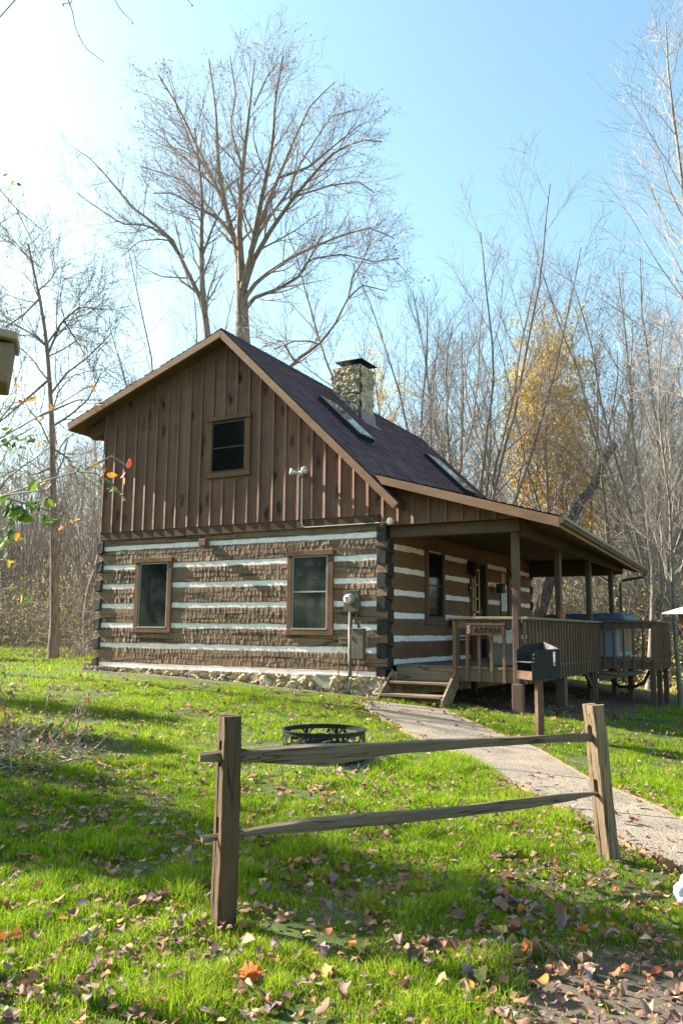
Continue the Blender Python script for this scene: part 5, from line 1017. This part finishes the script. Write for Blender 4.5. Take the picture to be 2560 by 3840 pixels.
# thin stems far off, one mass
n = 1500; px = g.uniform(-500, 3100, n); dep = g.uniform(40, 75, n); Hs = g.uniform(4.5, 11, n); base = np.array([base_at(a, b) for a, b in zip(px, dep)])
K_ = 7; P = np.zeros((n, K_, 3)); P[:, 0] = base; d = unit(np.c_[g.normal(0, .08, (n, 2)), np.ones(n)])
for s in range(1, K_): d = unit(d+g.normal(0, .06, (n, 3))); P[:, s] = P[:, s-1]+d*(Hs/(K_-1))[:, None]
Rr = g.uniform(.03, .09, n)[:, None]*np.linspace(1, .2, K_)[None]; p2 = spawn(P, Rr, 9, .3, .97, .6, lambda t, l: l*.26, .35, 5, .12, .08, g, .012); p3 = spawn(*p2, 4, .2, .95, .6, lambda t, l: l*.5, .6, 3, .1, .04, g, .01)
V, Q = tube_mesh([(P, Rr, 4), (*p2, 3), (*p3, 3)]); tag(mesh_obj('far_woods', V, Q, MT['bark']), kind='stuff')
# brush: tangled shoots with yellow, green and brown leaves along the woods' edge
def brush_band(n, seed, xr, dmin, dmax, hmax, nleaf, pal, lsz, name, arch=.18, stem_r=(.004, .012)):
    g = np.random.default_rng(seed); x = g.uniform(*xr, n*4); yb = np.interp(x, BND[:, 0], BND[:, 1]); dd = dmin+(dmax-dmin)*g.random(n*4)**1.3; y = yb+dd
    vx, vy = x-C[0], y-C[1]; ang = np.degrees(np.arctan2(-vx, vy)); rel = ang-math.degrees(YAW); keep = (np.abs(rel) < 36) & (vy > 0); x, y, dd = x[keep][:n], y[keep][:n], dd[keep][:n]; n = len(x)
    cl = vnoise(x, y, .45, seed)*.8+vnoise(x, y, 1.3, seed+1)*.5; hh = hmax*np.clip(dd/2.5+.2, .2, 1)*np.clip(cl, .2, 1.2)*g.uniform(.4, 1.1, n)
    K_ = 7; P = np.zeros((n, K_, 3)); P[:, 0] = np.c_[x, y, H(x, y)-.05]; d = unit(np.c_[g.normal(0, .35, (n, 2)), np.ones(n)]); bend = g.normal(0, arch, (n, 3))*np.array([1, 1, .5])-np.array([0, 0, .06])
    for s in range(1, K_): d = unit(d+bend+g.normal(0, .12, (n, 3))); P[:, s] = P[:, s-1]+d*(hh*1.35/(K_-1))[:, None]
    Rr = g.uniform(*stem_r, n)[:, None]*np.linspace(1, .4, K_)[None]*(1+.02*np.hypot(x-C[0], y-C[1]))[:, None]
    p2 = spawn(P, Rr, 5, .2, .95, .9, lambda t, l: l*.4, .7, 5, .25, .0, g, .005); V, Q = tube_mesh([(P, Rr, 3), (*p2, 3)]); o = tag(mesh_obj(name, V, Q, MT['twig']), kind='stuff')
    i = g.integers(0, n, nleaf); t = g.integers(1, K_, nleaf); pos = P[i, t]+g.normal(0, .22, (nleaf, 3)); pos[:, 2] = np.maximum(pos[:, 2], H(pos[:, 0], pos[:, 1])+.03)
    pn = vnoise(pos[:, 0], pos[:, 1], .5, seed+5); pal = [np.array(p) for p in pal]; cols = np.where((pn > .52)[:, None], pick(g, nleaf, pal[0]), np.where((pn > .35)[:, None], pick(g, nleaf, pal[1]), pick(g, nleaf, pal[2])))
    V, Q, K = leaf_cards(pos, g.uniform(.6, 1.4, nleaf)*lsz, cols, g); tag(mesh_obj(name+'_leaves', V, Q, MT['leaf'], color=K), kind='stuff')
YB = [(.68, .53, .14), (.64, .54, .22), (.58, .54, .14)]; TB = [(.5, .35, .22), (.58, .42, .27), (.46, .29, .19), (.52, .41, .31)]; GB = [(.3, .4, .07), (.42, .47, .1)]
brush_band(8000, 5, (-56, 1), .1, 16, 4.4, 56000, [YB+GB, TB+YB, TB+GB], .1, 'undergrowth')
brush_band(8000, 6, (-2, 40), .1, 18, 4.2, 74000, [YB+GB, YB+TB, TB+YB], .1, 'undergrowth')
brush_band(1500, 8, (2, 30), -.5, 4, 1.2, 26000, [GB+YB, GB+YB, YB+TB], .085, 'ground_cover')
brush_band(900, 9, (-40, -8), -.4, 2.5, .9, 9000, [GB+YB, YB+TB, TB], .075, 'ground_cover')
def shrub(name, loc, label, n, hh, spread, seed, nleaf, pal, lsz, mat='twig', cat='shrub', arch=.25):
    g = np.random.default_rng(seed); K_ = 9; P = np.zeros((n, K_, 3)); P[:, 0] = np.array(loc)+np.c_[g.normal(0, spread*.3, (n, 2)), np.full(n, -.05)]; d = unit(np.c_[g.normal(0, .5, (n, 2)), np.ones(n)]); bend = g.normal(0, arch, (n, 3))-np.array([0, 0, arch*.5])
    for s in range(1, K_): d = unit(d+bend+g.normal(0, .2, (n, 3))); P[:, s] = P[:, s-1]+d*(hh*g.uniform(.7, 1.4, n)/(K_-1))[:, None]
    P[:, :, 2] = np.maximum(P[:, :, 2], H(P[:, :, 0], P[:, :, 1])+.01)
    Rr = g.uniform(.005, .011, n)[:, None]*np.linspace(1, .4, K_)[None]; p2 = spawn(P, Rr, 7, .2, .95, .9, lambda t, l: l*.35, .7, 5, .25, 0, g, .004); V, Q = tube_mesh([(P, Rr, 4), (*p2, 3)])
    e = empty(name, loc, label, cat); mesh_obj('stems', V, Q, MT[mat], e)
    if nleaf:
        pos = p2[0][g.integers(0, len(p2[0]), nleaf), g.integers(1, 5, nleaf)]; V, Q, K = leaf_cards(pos, g.uniform(.6, 1.3, nleaf)*lsz, pick(g, nleaf, pal), g); mesh_obj('foliage', V, Q, MT['leaf'], e, color=K)
b = base_at(330, 23.); shrub('vine_thicket', b, 'tangled brown vine thicket at the edge of the lawn left of the cabin', 130, 2.6, 2.2, 3, 700, BRN+YEL, .08)
shrub('dry_shrub', (-.75, -6.35, h1(-.75, -6.35)), 'low dry shrub with rusty leaves at the left edge of the lawn', 26, .75, .9, 4, 420, ORA+BRN, .05)
# ---- leafy twigs near the camera on the left, and the bough that hangs in at the top
def twig_thing(name, label, loc, lines, D_, r0, leaves, seed, cat, stem=None):
    g = np.random.default_rng(seed); e = empty(name, loc, label, cat); m = MB()
    if stem: m.tube(stem[0], stem[1], 8)
    for pts, dd in lines:
        P = resample(np.array(pts, float), 14); W_ = [at(p, D_+dd*i/13+g.normal(0, .012)) for i, p in enumerate(P)]; m.tube(W_, list(np.linspace(r0, r0*.4, 14)), 5)
    m.build('twigs', MT['twig'], e, True); V, F_, K, n = [], [], [], 0
    for (x, y), s, c, a in leaves:
        p = at((x, y), D_+g.normal(0, .06)); u = unit(_rot(YAW, 0, 0)[0]*math.cos(a)+np.array([0, 0, 1.])*math.sin(a)+g.normal(0, .25, 3)); w = unit(np.cross(u, g.normal(0, 1, 3)+np.array([0, -1.5, 0]))); nn_ = np.cross(u, w)
        L = s; prof = [(0, .0), (.18, .2), (.45, .27), (.75, .17), (1, 0)]; vs = []
        for k_, (t, h) in enumerate(prof): q = p+u*L*t-nn_*L*.18*(t*t)+nn_*0; vs += [q+w*h*L+nn_*L*.07, q, q-w*h*L+nn_*L*.07]
        V += vs; F_ += [[n+3*i+j, n+3*i+j+1, n+3*i+j+4, n+3*i+j+3] for i in range(4) for j in (0, 1)]; K += [np.array(c)*g.uniform(.8, 1.2)]*15; n += 15
    if V: mesh_obj('leaves', np.array(V), np.array(F_), MT['leaf'], e, color=np.array(K))
    return e
gl = [(.12, .22, .03), (.07, .15, .025), (.2, .28, .04)]; ol = [(.55, .22, .03), (.6, .32, .04), (.5, .14, .04)]; rl = [(.55, .08, .03)]; yl = [(.6, .5, .08)]
LV = []
g = np.random.default_rng(15)
for (x0, x1, y0, y1, n, pal, s) in ((-20, 185, 1825, 1965, 26, gl, .085), (-10, 125, 1585, 1700, 22, gl, .045), (-10, 90, 1960, 2090, 14, gl, .06), (365, 470, 1780, 1880, 13, gl, .03), (250, 360, 1740, 1800, 6, gl, .03), (-5, 40, 2080, 2120, 4, yl, .05), (20, 100, 2150, 2280, 8, gl+yl, .05)):
    for i in range(n): t = g.random(); LV.append(((x0+(x1-x0)*t, y0+(y1-y0)*(.35*g.random()+.65*(t if y1 > y0 and x0 > 300 else g.random()))), s*g.uniform(.5, 1.2), pal[g.integers(0, len(pal))], g.uniform(-2.2, 1.)))
for x, y in ((330, 1447), (345, 1440), (365, 1500), (352, 1520), (375, 1512), (150, 1655), (160, 1650), (372, 1733), (388, 1740), (400, 1780), (390, 1775), (187, 1512), (138, 1488), (67, 1502), (62, 1440), (55, 1412), (175, 1805), (195, 1810), (208, 1888), (228, 1895), (265, 1945), (280, 1955), (235, 1960), (240, 1970), (70, 1995), (165, 1560), (110, 1640), (90, 1440)):
    LV.append(((x, y), g.uniform(.03, .06), ol[g.integers(0, 3)], g.uniform(-2.4, .4)))
LV += [((478, 1755), .055, rl[0], 1.2), ((470, 1768), .05, rl[0], -1.9), ((462, 1790), .05, ol[0], -1.4)]
sb = at((-420, 1900), 4.2); sz = h1(sb[0], sb[1])
twig_thing('young_maple', 'young tree with green and orange leaves reaching in from the left edge', (sb[0], sb[1], sz),
 [(((-420, 2100), (-200, 1900), (0, 1860), (190, 1835)), 0), (((-420, 2000), (-150, 1760), (60, 1640), (130, 1600)), -.1), (((-420, 1950), (-100, 1900), (150, 1810), (320, 1760), (400, 1790), (470, 1870)), .2), (((-420, 1800), (-100, 1700), (150, 1560), (330, 1450)), .15), (((320, 1760), (420, 1710), (480, 1750)), .2), (((150, 1560), (290, 1500), (365, 1500)), .1), (((0, 1860), (140, 1900), (270, 1945)), .1), (((-420, 2150), (-100, 2120), (60, 1990)), .1), (((-420, 2250), (-60, 2220), (90, 2200)), 0), (((-100, 1700), (60, 1500), (62, 1410)), .1)], 4.2, .008, LV, 21, 'young tree', stem=([(sb[0], sb[1], sz-.2), (sb[0]+.03, sb[1], sz+1), (sb[0]-.02, sb[1], sz+2.2), (sb[0], sb[1]+.05, sz+3.4)], [.035, .03, .022, .01]))
tb = np.array([2.2, -14.6, h1(2.2, -14.6)]); a1, a2 = at((200, -160), 6.6), at((560, -130), 6.8)
LV = [((x, y), .03, BRN[0], -1.6) for x, y in ((388, 230), (300, 130), (265, 12), (497, 82), (722, 16), (240, 14))]+[((20, 710), .06, gl[2], .5), ((40, 690), .05, yl[0], .8), ((62, 690), .05, gl[1], 0), ((12, 660), .05, gl[2], 1), ((40, 805), .045, BRN[1], .6), ((60, 800), .04, gl[1], .2), ((163, 868), .045, yl[0], -1), ((165, 972), .03, yl[0], .4)]
twig_thing('hanging_bough', 'thin dark twigs of a bough hanging in at the top left corner', tuple(tb),
 [(((200, -160), (240, -40), (272, 40), (285, 110), (320, 180), (390, 232)), -.2), (((330, -150), (420, -20), (455, 40), (498, 82)), 0), (((560, -130), (690, -15), (722, 18)), .1), (((285, -40), (268, 10), (230, 15)), -.1), (((200, -160), (-120, 200), (-100, 500), (-30, 720), (60, 690)), -.3), (((-100, 500), (-60, 640), (-20, 850), (60, 800)), -.3), (((-60, 640), (60, 780), (165, 868)), -.2), (((60, 780), (120, 900), (165, 975)), -.2)], 6.6, .0065, LV, 22, 'bough',
 stem=([tb-[0, 0, .2], tb+[-.1, .1, 1.6], tb+[-.15, .5, 3.4], tb+[-.2, 1.8, 5.2], (tb+[-.2, 1.8, 5.2])*.4+a1*.6+[0, 0, .1], a1, a2], [.13, .11, .09, .06, .035, .016, .008]))
# ---- trees outside the frame on the left, whose shadows cross the lawn
SA = R_(5.8)
def q_to_y(q, x): return (q+math.sin(SA)*x)/math.cos(SA)
g = np.random.default_rng(8)
for q, x, key, Ht in ((-8.2, -22, 'wild2', 14), (-6.05, -17, 'pole1', 13), (-4.4, -22, 'pole3', 13), (-1.05, -10.2, 'pole3', 15), (2.9, -24, 'wild1', 13), (7.5, -28, 'pole3', 14)):
    y = q_to_y(q, x); tr, cr, h0, _ = PROTO[key]; kind = {'v': 'many-stemmed', 'p': 'straight slender', 'w': 'crooked spreading'}[key[0]]
    place('woodland_tree', (x, y, h1(x, y)), f'{kind} bare grey tree in the woods left of the cabin', f'{kind} bare woodland trees left of the cabin', tr, cr, g.uniform(0, 6.28), Ht/h0)
def evergreen(loc, H_, rad, seed, label):
    g = np.random.default_rng(seed); e = empty('leafy_tree', loc, label, 'tree'); P0, R0 = curve_trunk(H_, .14, g, .01); V, Q = tube_mesh([(P0, R0, 8)]); mesh_obj('trunk', V+np.array(loc), Q, MT['barkdk'], e, True)
    n = 11000; z = g.uniform(.16, 1., n)**.9*H_; a = g.uniform(0, 6.28, n); r = rad*np.sqrt(g.random(n))*np.clip(1.15-(z/H_)**3*.85, .15, 1)*(.75+.4*vnoise(a*2, z, .9, seed)); pos = np.c_[r*np.cos(a), r*np.sin(a), z]+np.array(loc)
    V, Q, K = leaf_cards(pos, g.uniform(.18, .32, n), pick(g, n, [(.05, .09, .03), (.07, .11, .035), (.09, .1, .03)]), g); mesh_obj('foliage', V, Q, MT['leaf'], e, color=K)
for q, x, Ht, rad, sd in ((-7.95, -10.5, 9.9, .9, 3), (-5.35, -13.5, 8.6, .34, 4), (-3.9, -16., 9.6, .28, 5), (-6.75, -12., 7.9, .3, 6), (2.4, -21., 7.5, .5, 7)):
    y = q_to_y(q, x); evergreen((x, y, h1(x, y)), Ht, rad, sd, ['broad green tree outside the left edge nearest the fence', 'narrow green tree outside the left edge level with the fire ring', 'narrow green tree outside the left edge before the cabin', 'narrowest green tree outside the left edge between fence and fire ring', 'green tree outside the left edge beyond the cabin front'][sd-3])
g = np.random.default_rng(19)
for i in range(11):
    x, y = -4-3.6*i+g.uniform(-1, 1), -24-g.uniform(0, 9); evergreen((x, y, h1(x, y)), g.uniform(12, 17), g.uniform(2.2, 3.), 30+i, 'tall leafy tree across the lawn behind the camera, facing the gable wall'); bpy.data.objects['leafy_tree' if i < 0 else [o.name for o in col.objects if o.name.startswith('leafy_tree')][-1]]['group'] = 'leafy trees behind the camera'
# ------------------------------------------------------------------ grass, leaf litter, fallen leaves
def sector(n, r0, r1, g, half=30):
    r = np.sqrt(g.uniform(r0*r0, r1*r1, n)); a = YAW+np.radians(g.uniform(-half, half, n)); return C[0]-r*np.sin(a), C[1]+r*np.cos(a), r
GP = np.array([(.145, .29, .007), (.195, .345, .009), (.27, .39, .012), (.105, .22, .009), (.34, .41, .025)])
def grass(rings, seed):
    g = np.random.default_rng(seed); VV, QQ, KK, off = [], [], [], 0
    for r0, r1, n, w, h, full, half in rings:
        x, y, r = sector(n, r0, r1, g, half); lm = lawn(x, y); k = g.random(n) < lm; x, y, lm = x[k], y[k], lm[k]; n = len(x)
        tuft = (vnoise(x, y, 2.2, 21)*.75+vnoise(x, y, 7, 22)*.75)**1.6*1.25; hh = h*np.clip(tuft, .22, 1.9)*g.uniform(.6, 1.25, n)*np.where((x > -6.9) & (x < .2) & (y > -.9), .45, 1); z = H(x, y)-.01
        a = g.uniform(0, 6.28, n); wv = np.c_[np.cos(a), np.sin(a), np.zeros(n)]*(w*g.uniform(.7, 1.3, n)/2)[:, None]; b = g.uniform(0, 6.28, n); ln = np.c_[np.cos(b), np.sin(b), np.zeros(n)]*(hh*np.abs(g.normal(0, .55, n)))[:, None]
        p = np.c_[x, y, z]; up = np.c_[np.zeros((n, 2)), hh]
        if full: vs = np.stack([p-wv, p+wv, p+up*.6+ln*.4+wv*.75, p+up*.6+ln*.4-wv*.75, p+up*.93+ln*1.15], 1); k_ = 5; F4 = np.array([(0, 1, 2), (0, 2, 3), (3, 2, 4)])
        else: vs = np.stack([p-wv, p+wv, p+up+ln], 1); k_ = 3; F4 = np.array([(0, 1, 2)])
        VV.append(vs.reshape(-1, 3)); QQ.append((off+(np.arange(n)*k_)[:, None, None]+F4[None]).reshape(-1, 3)); off += n*k_
        mixn = np.clip((vnoise(x, y, .8, 23)-.3)*2, 0, 1)[:, None]; c = GP[g.integers(0, 5, n)]*g.uniform(.75, 1.25, (n, 1)); c = c*(1-.15*mixn)+np.array([.4, .36, .06])*.15*mixn
        dry = g.random(n) < .1; c[dry] = np.array([.3, .24, .1])*g.uniform(.7, 1.1, (dry.sum(), 1)); KK.append(np.repeat(c, k_, 0))
    tag(mesh_obj('grass', np.vstack(VV), np.vstack(QQ), MT['grass'], color=np.vstack(KK)), kind='stuff')
grass([(1.6, 5.2, 340000, .0042, .072, 1, 62), (5.2, 9, 400000, .0058, .066, 1, 50), (9, 15, 350000, .0085, .056, 0, 43), (15, 36, 340000, .017, .06, 0, 38)], 2)
# leaf shapes
def leaf_shape(kind, g):
    """(V, F): outline fan about a raised midrib, curled and crumpled; unit length"""
    if kind == 0: out = [(0, 0), (.16, .1), (.27, .3), (.3, .52), (.22, .76), (.1, .92), (0, 1)]
    else: out = [(0, 0), (.12, .05), (.3, .06), (.32, .2), (.45, .38), (.33, .45), (.32, .62), (.2, .66), (.13, .84), (0, 1)]
    R2 = np.array(out); L2 = R2[1:-1][::-1]*[-1, 1]; o = np.vstack([R2, L2]); n = len(o); mid = np.array([(0, t) for t in (.25, .5, .75)])
    P = np.vstack([o, mid]); curl, fold, tw = float(np.clip(g.normal(0, 1.1), -1.7, 1.7)), g.uniform(.2, .9), float(np.clip(g.normal(0, .7), -1.2, 1.2)); x, y = P[:, 0], P[:, 1]-.5
    z = curl*y*y+fold*np.abs(x)+tw*x*y*2+g.normal(0, .06, len(P)); y2 = y*(1-.15*abs(curl)); V = np.c_[x*(1-.25*fold), y2, z]; V[:, 2] -= V[:, 2].min(); F_ = []
    nr = len(R2); spine = [0]+[n, n+1, n+2]+[nr-1]; st_ = lambda i: spine[min(4, max(0, int(round(o[i, 1]*4))))]
    for i in range(n):
        a, b = i, (i+1) % n; sa_, sb_ = st_(a), st_(b)
        if sa_ != a and a != sa_ and len({a, b, sa_}) == 3: F_.append((a, b, sa_))
        if sa_ != sb_ and len({b, sb_, sa_}) == 3: F_.append((b, sb_, sa_))
    return V, np.array(F_)
def scatter_leaves(x, y, size, cols, g, lift=.038):
    shapes = [leaf_shape(int(g.random() < .35), g) for _ in range(14)]; VV, QQ, KK, off = [], [], [], 0; n = len(x); si = g.integers(0, 14, n); z = H(x, y)
    for s in range(14):
        k = np.where(si == s)[0]; Vs, Fs = shapes[s]; m_ = len(k)
        if not m_: continue
        a = g.uniform(0, 6.28, m_); ca_, sa_ = np.cos(a), np.sin(a); tx, ty = g.normal(0, .2, m_), g.normal(0, .2, m_); flip = np.where(g.random(m_) < .35, -1, 1); q = Vs[None]*size[k][:, None, None]
        X_ = q[..., 0]*ca_[:, None]-q[..., 1]*sa_[:, None]; Y_ = q[..., 0]*sa_[:, None]+q[..., 1]*ca_[:, None]; Z_ = q[..., 2]*flip[:, None]*.6+X_*tx[:, None]+Y_*ty[:, None]; Z_ -= Z_.min(1, keepdims=True)
        V = np.stack([X_+x[k][:, None], Y_+y[k][:, None], Z_+(z[k]+lift*g.uniform(.2, 1.3, m_))[:, None]], -1); VV.append(V.reshape(-1, 3)); nv = len(Vs); QQ.append((off+(np.arange(m_)*nv)[:, None, None]+Fs[None]).reshape(-1, 3)); off += m_*nv; KK.append(np.repeat(cols[k], nv, 0))
    return np.vstack(VV), np.vstack(QQ), np.vstack(KK)
LP_ = [(.24, .13, .085), (.18, .09, .058), (.28, .16, .1), (.2, .12, .1), (.25, .175, .145), (.13, .07, .055), (.3, .14, .065), (.22, .14, .125), (.15, .1, .095)]
def leaf_density(x, y):
    n = vnoise(x, y, .9, 33)*.6+vnoise(x, y, 2.7, 34)*.6; d = .17+.95*n*n; d += .5*np.exp(-((x+1)**2+(y+6.6)**2)/6)+.55*np.exp(-((x-5.6)**2+(y+8.2)**2)/1.2)+.5*np.exp(-((x-3.3)**2+(y+8.5)**2)/.12)+.9*np.exp(-((x-1.9)**2/3+(y-3)**2/8))+.35*np.exp(-((x-3.2)**2+(y+9.2)**2)/4)
    onp = seg_dist_poly(x, y); d = np.where(onp, d*.24, d); edge = np.zeros_like(d)
    for a, b in ((-.25, 0), (.25, .0), (0, .3), (0, -.3)): edge += seg_dist_poly(x+a, y+b)
    d += .4*((edge > 0) & ~onp); d *= ~((x > -6.7) & (x < .05) & (y > -.2) & (y < 9)); d *= ~((x > -.1) & (x < 2.2) & (y > .05) & (y < .6)); d *= np.where((x > .05) & (x < 1.2) & (y > -.5) & (y < .1), 0, 1); return d
g = np.random.default_rng(61)
cand = [sector(n, a, b, g, hf) for n, a, b, hf in ((15500, 2.6, 5.5, 58), (15500, 5.5, 8.5, 46), (12500, 8.5, 14, 40), (10500, 14, 40, 36))]
x, y, r = (np.concatenate(q) for q in zip(*cand)); k = g.random(len(x)) < leaf_density(x, y)*.78; x, y, r = x[k], y[k], r[k]; size = np.minimum(g.gamma(3., 1/3., len(x))*.043, .09)*np.clip(r/9, 1, 1.7); cols = pick(g, len(x), LP_, .3); o_ = g.random(len(x)); cols[o_ < .07] = pick(g, (o_ < .07).sum(), ORA+[(.5, .25, .06)]); cols[(o_ > .07) & (o_ < .105)] = pick(g, ((o_ > .07) & (o_ < .105)).sum(), [(.45, .38, .12), (.4, .36, .2)])
relang = np.degrees(np.arctan2(-(x-C[0]), y-C[1]))-math.degrees(YAW); order = np.argsort(r/size+1e6*((np.abs(relang) > 23) | (r < 3.7))); near, rest = order[:270], order[270:]
V, Q, K = scatter_leaves(x[rest], y[rest], size[rest], cols[rest], g); tag(mesh_obj('leaf_litter', V, Q, MT['litter'], None, True, color=K), kind='stuff')
# the leaves that show largest: each its own object, sharing a few meshes
lk = {'brown': [(.22, .115, .07), (.17, .085, .055)], 'pale tan': [(.32, .21, .14), (.28, .19, .14)], 'greyish purple': [(.17, .115, .11), (.21, .145, .145)], 'orange': [(.45, .17, .04), (.42, .22, .06)], 'yellow': [(.48, .4, .12), (.42, .38, .18)]}
names = ['brown']*9+['pale tan']*5+['greyish purple']*6+['orange']*3+['yellow']*2; lmesh = {}
for nm in lk:
    for v in range(5):
        Vs, Fs = leaf_shape(int(v == 4), g); lmesh[nm, v] = data_mesh('leaf', Vs, Fs, MT['litter'], np.tile(np.array(lk[nm][v % 2])*g.uniform(.85, 1.15), (len(Vs), 1)), True)
for i in near:
    nm = names[g.integers(0, len(names))]; o = bpy.data.objects.new('fallen_leaf', lmesh[nm, g.integers(0, 5)]); col.objects.link(o)
    o.location = (x[i], y[i], h1(x[i], y[i])+g.uniform(.012, .045)); o.rotation_euler = (g.normal(0, .35)+(math.pi if g.random() < .3 else 0), g.normal(0, .35), g.uniform(0, 6.28)); s = size[i]*g.uniform(.95, 1.25); o.scale = (s, s, s)
    tag(o, f'{nm} dry fallen leaf lying in the foreground grass', 'leaf', f'{nm} fallen leaves in the foreground grass')
def gp(px):
    d = ray(px)
    for t in np.arange(2.5, 40, .02):
        p = C+d*t
        if p[2] < h1(p[0], p[1]): return p
for px, s, c, lab in (((940, 3690), .13, (.6, .14, .03), 'bright orange-red fallen leaf lying below the near fence post'), ((432, 3140), .12, (.45, .2, .06), 'large flat orange leaf lying left of the near fence post'), ((2490, 3275), .14, (.38, .2, .1), 'large tan leaf lying by the foot of the far fence post')):
    p = gp(px); Vs, Fs = leaf_shape(1, g); o = mesh_obj('fallen_leaf', Vs, Fs, MT['litter'], color=np.tile(c, (len(Vs), 1))); o.location = (p[0], p[1], p[2]+.035); o.rotation_euler = (.35, .2, g.uniform(0, 6)); o.scale = (s, s, s); tag(o, lab, 'leaf')
# ------------------------------------------------------------------ light, sky, camera
EL = R_(33.2); sd = np.array([-math.cos(SA)*math.cos(EL), -math.sin(SA)*math.cos(EL), math.sin(EL)])       # towards the sun
ld = bpy.data.lights.new('sun', 'SUN'); ld.energy = 5.0; ld.angle = R_(.53); ld.color = (1, .92, .8); lo = bpy.data.objects.new('sun', ld); col.objects.link(lo)
lo.rotation_euler = Vector(sd).to_track_quat('Z', 'Y').to_euler(); lo.location = (-30, -8, 25)
w = bpy.data.worlds.new('World'); scn.world = w; w.use_nodes = True; nt = w.node_tree; bg = nt.nodes['Background']
sky = nt.nodes.new('ShaderNodeTexSky'); sky.sky_type = 'NISHITA'; sky.sun_disc = False; sky.sun_elevation = EL; sky.sun_rotation = R_(270-5.8); sky.air_density = 1.; sky.dust_density = 1.9; sky.ozone_density = .2
tint = nt.nodes.new('ShaderNodeMix'); tint.data_type = 'RGBA'; tint.blend_type = 'MULTIPLY'; tint.inputs[0].default_value = 1; tint.inputs[7].default_value = (.86, 1.06, .975, 1); nt.links.new(sky.outputs[0], tint.inputs[6]); nt.links.new(tint.outputs[2], bg.inputs[0]); bg.inputs[1].default_value = .086
scn.view_settings.view_transform = 'Standard'; scn.view_settings.look = 'None'; scn.view_settings.exposure = 2.1; scn.view_settings.gamma = 1
cd = bpy.data.cameras.new('camera'); cam = bpy.data.objects.new('camera', cd); col.objects.link(cam); cd.sensor_fit = 'VERTICAL'; cd.sensor_height = 36; cd.lens = 36*F/3840; cd.clip_end = 1000; cd.clip_start = .05
m_ = _rot(YAW, PIT, ROLL); cam.matrix_world = Matrix(((m_[0][0], m_[1][0], -m_[2][0], C[0]), (m_[0][1], m_[1][1], -m_[2][1], C[1]), (m_[0][2], m_[1][2], -m_[2][2], C[2]), (0, 0, 0, 1)))
scn.camera = cam
scn.cycles.max_bounces = 6; scn.cycles.diffuse_bounces = 3; scn.cycles.glossy_bounces = 3; scn.cycles.transmission_bounces = 4; scn.cycles.use_denoising = True
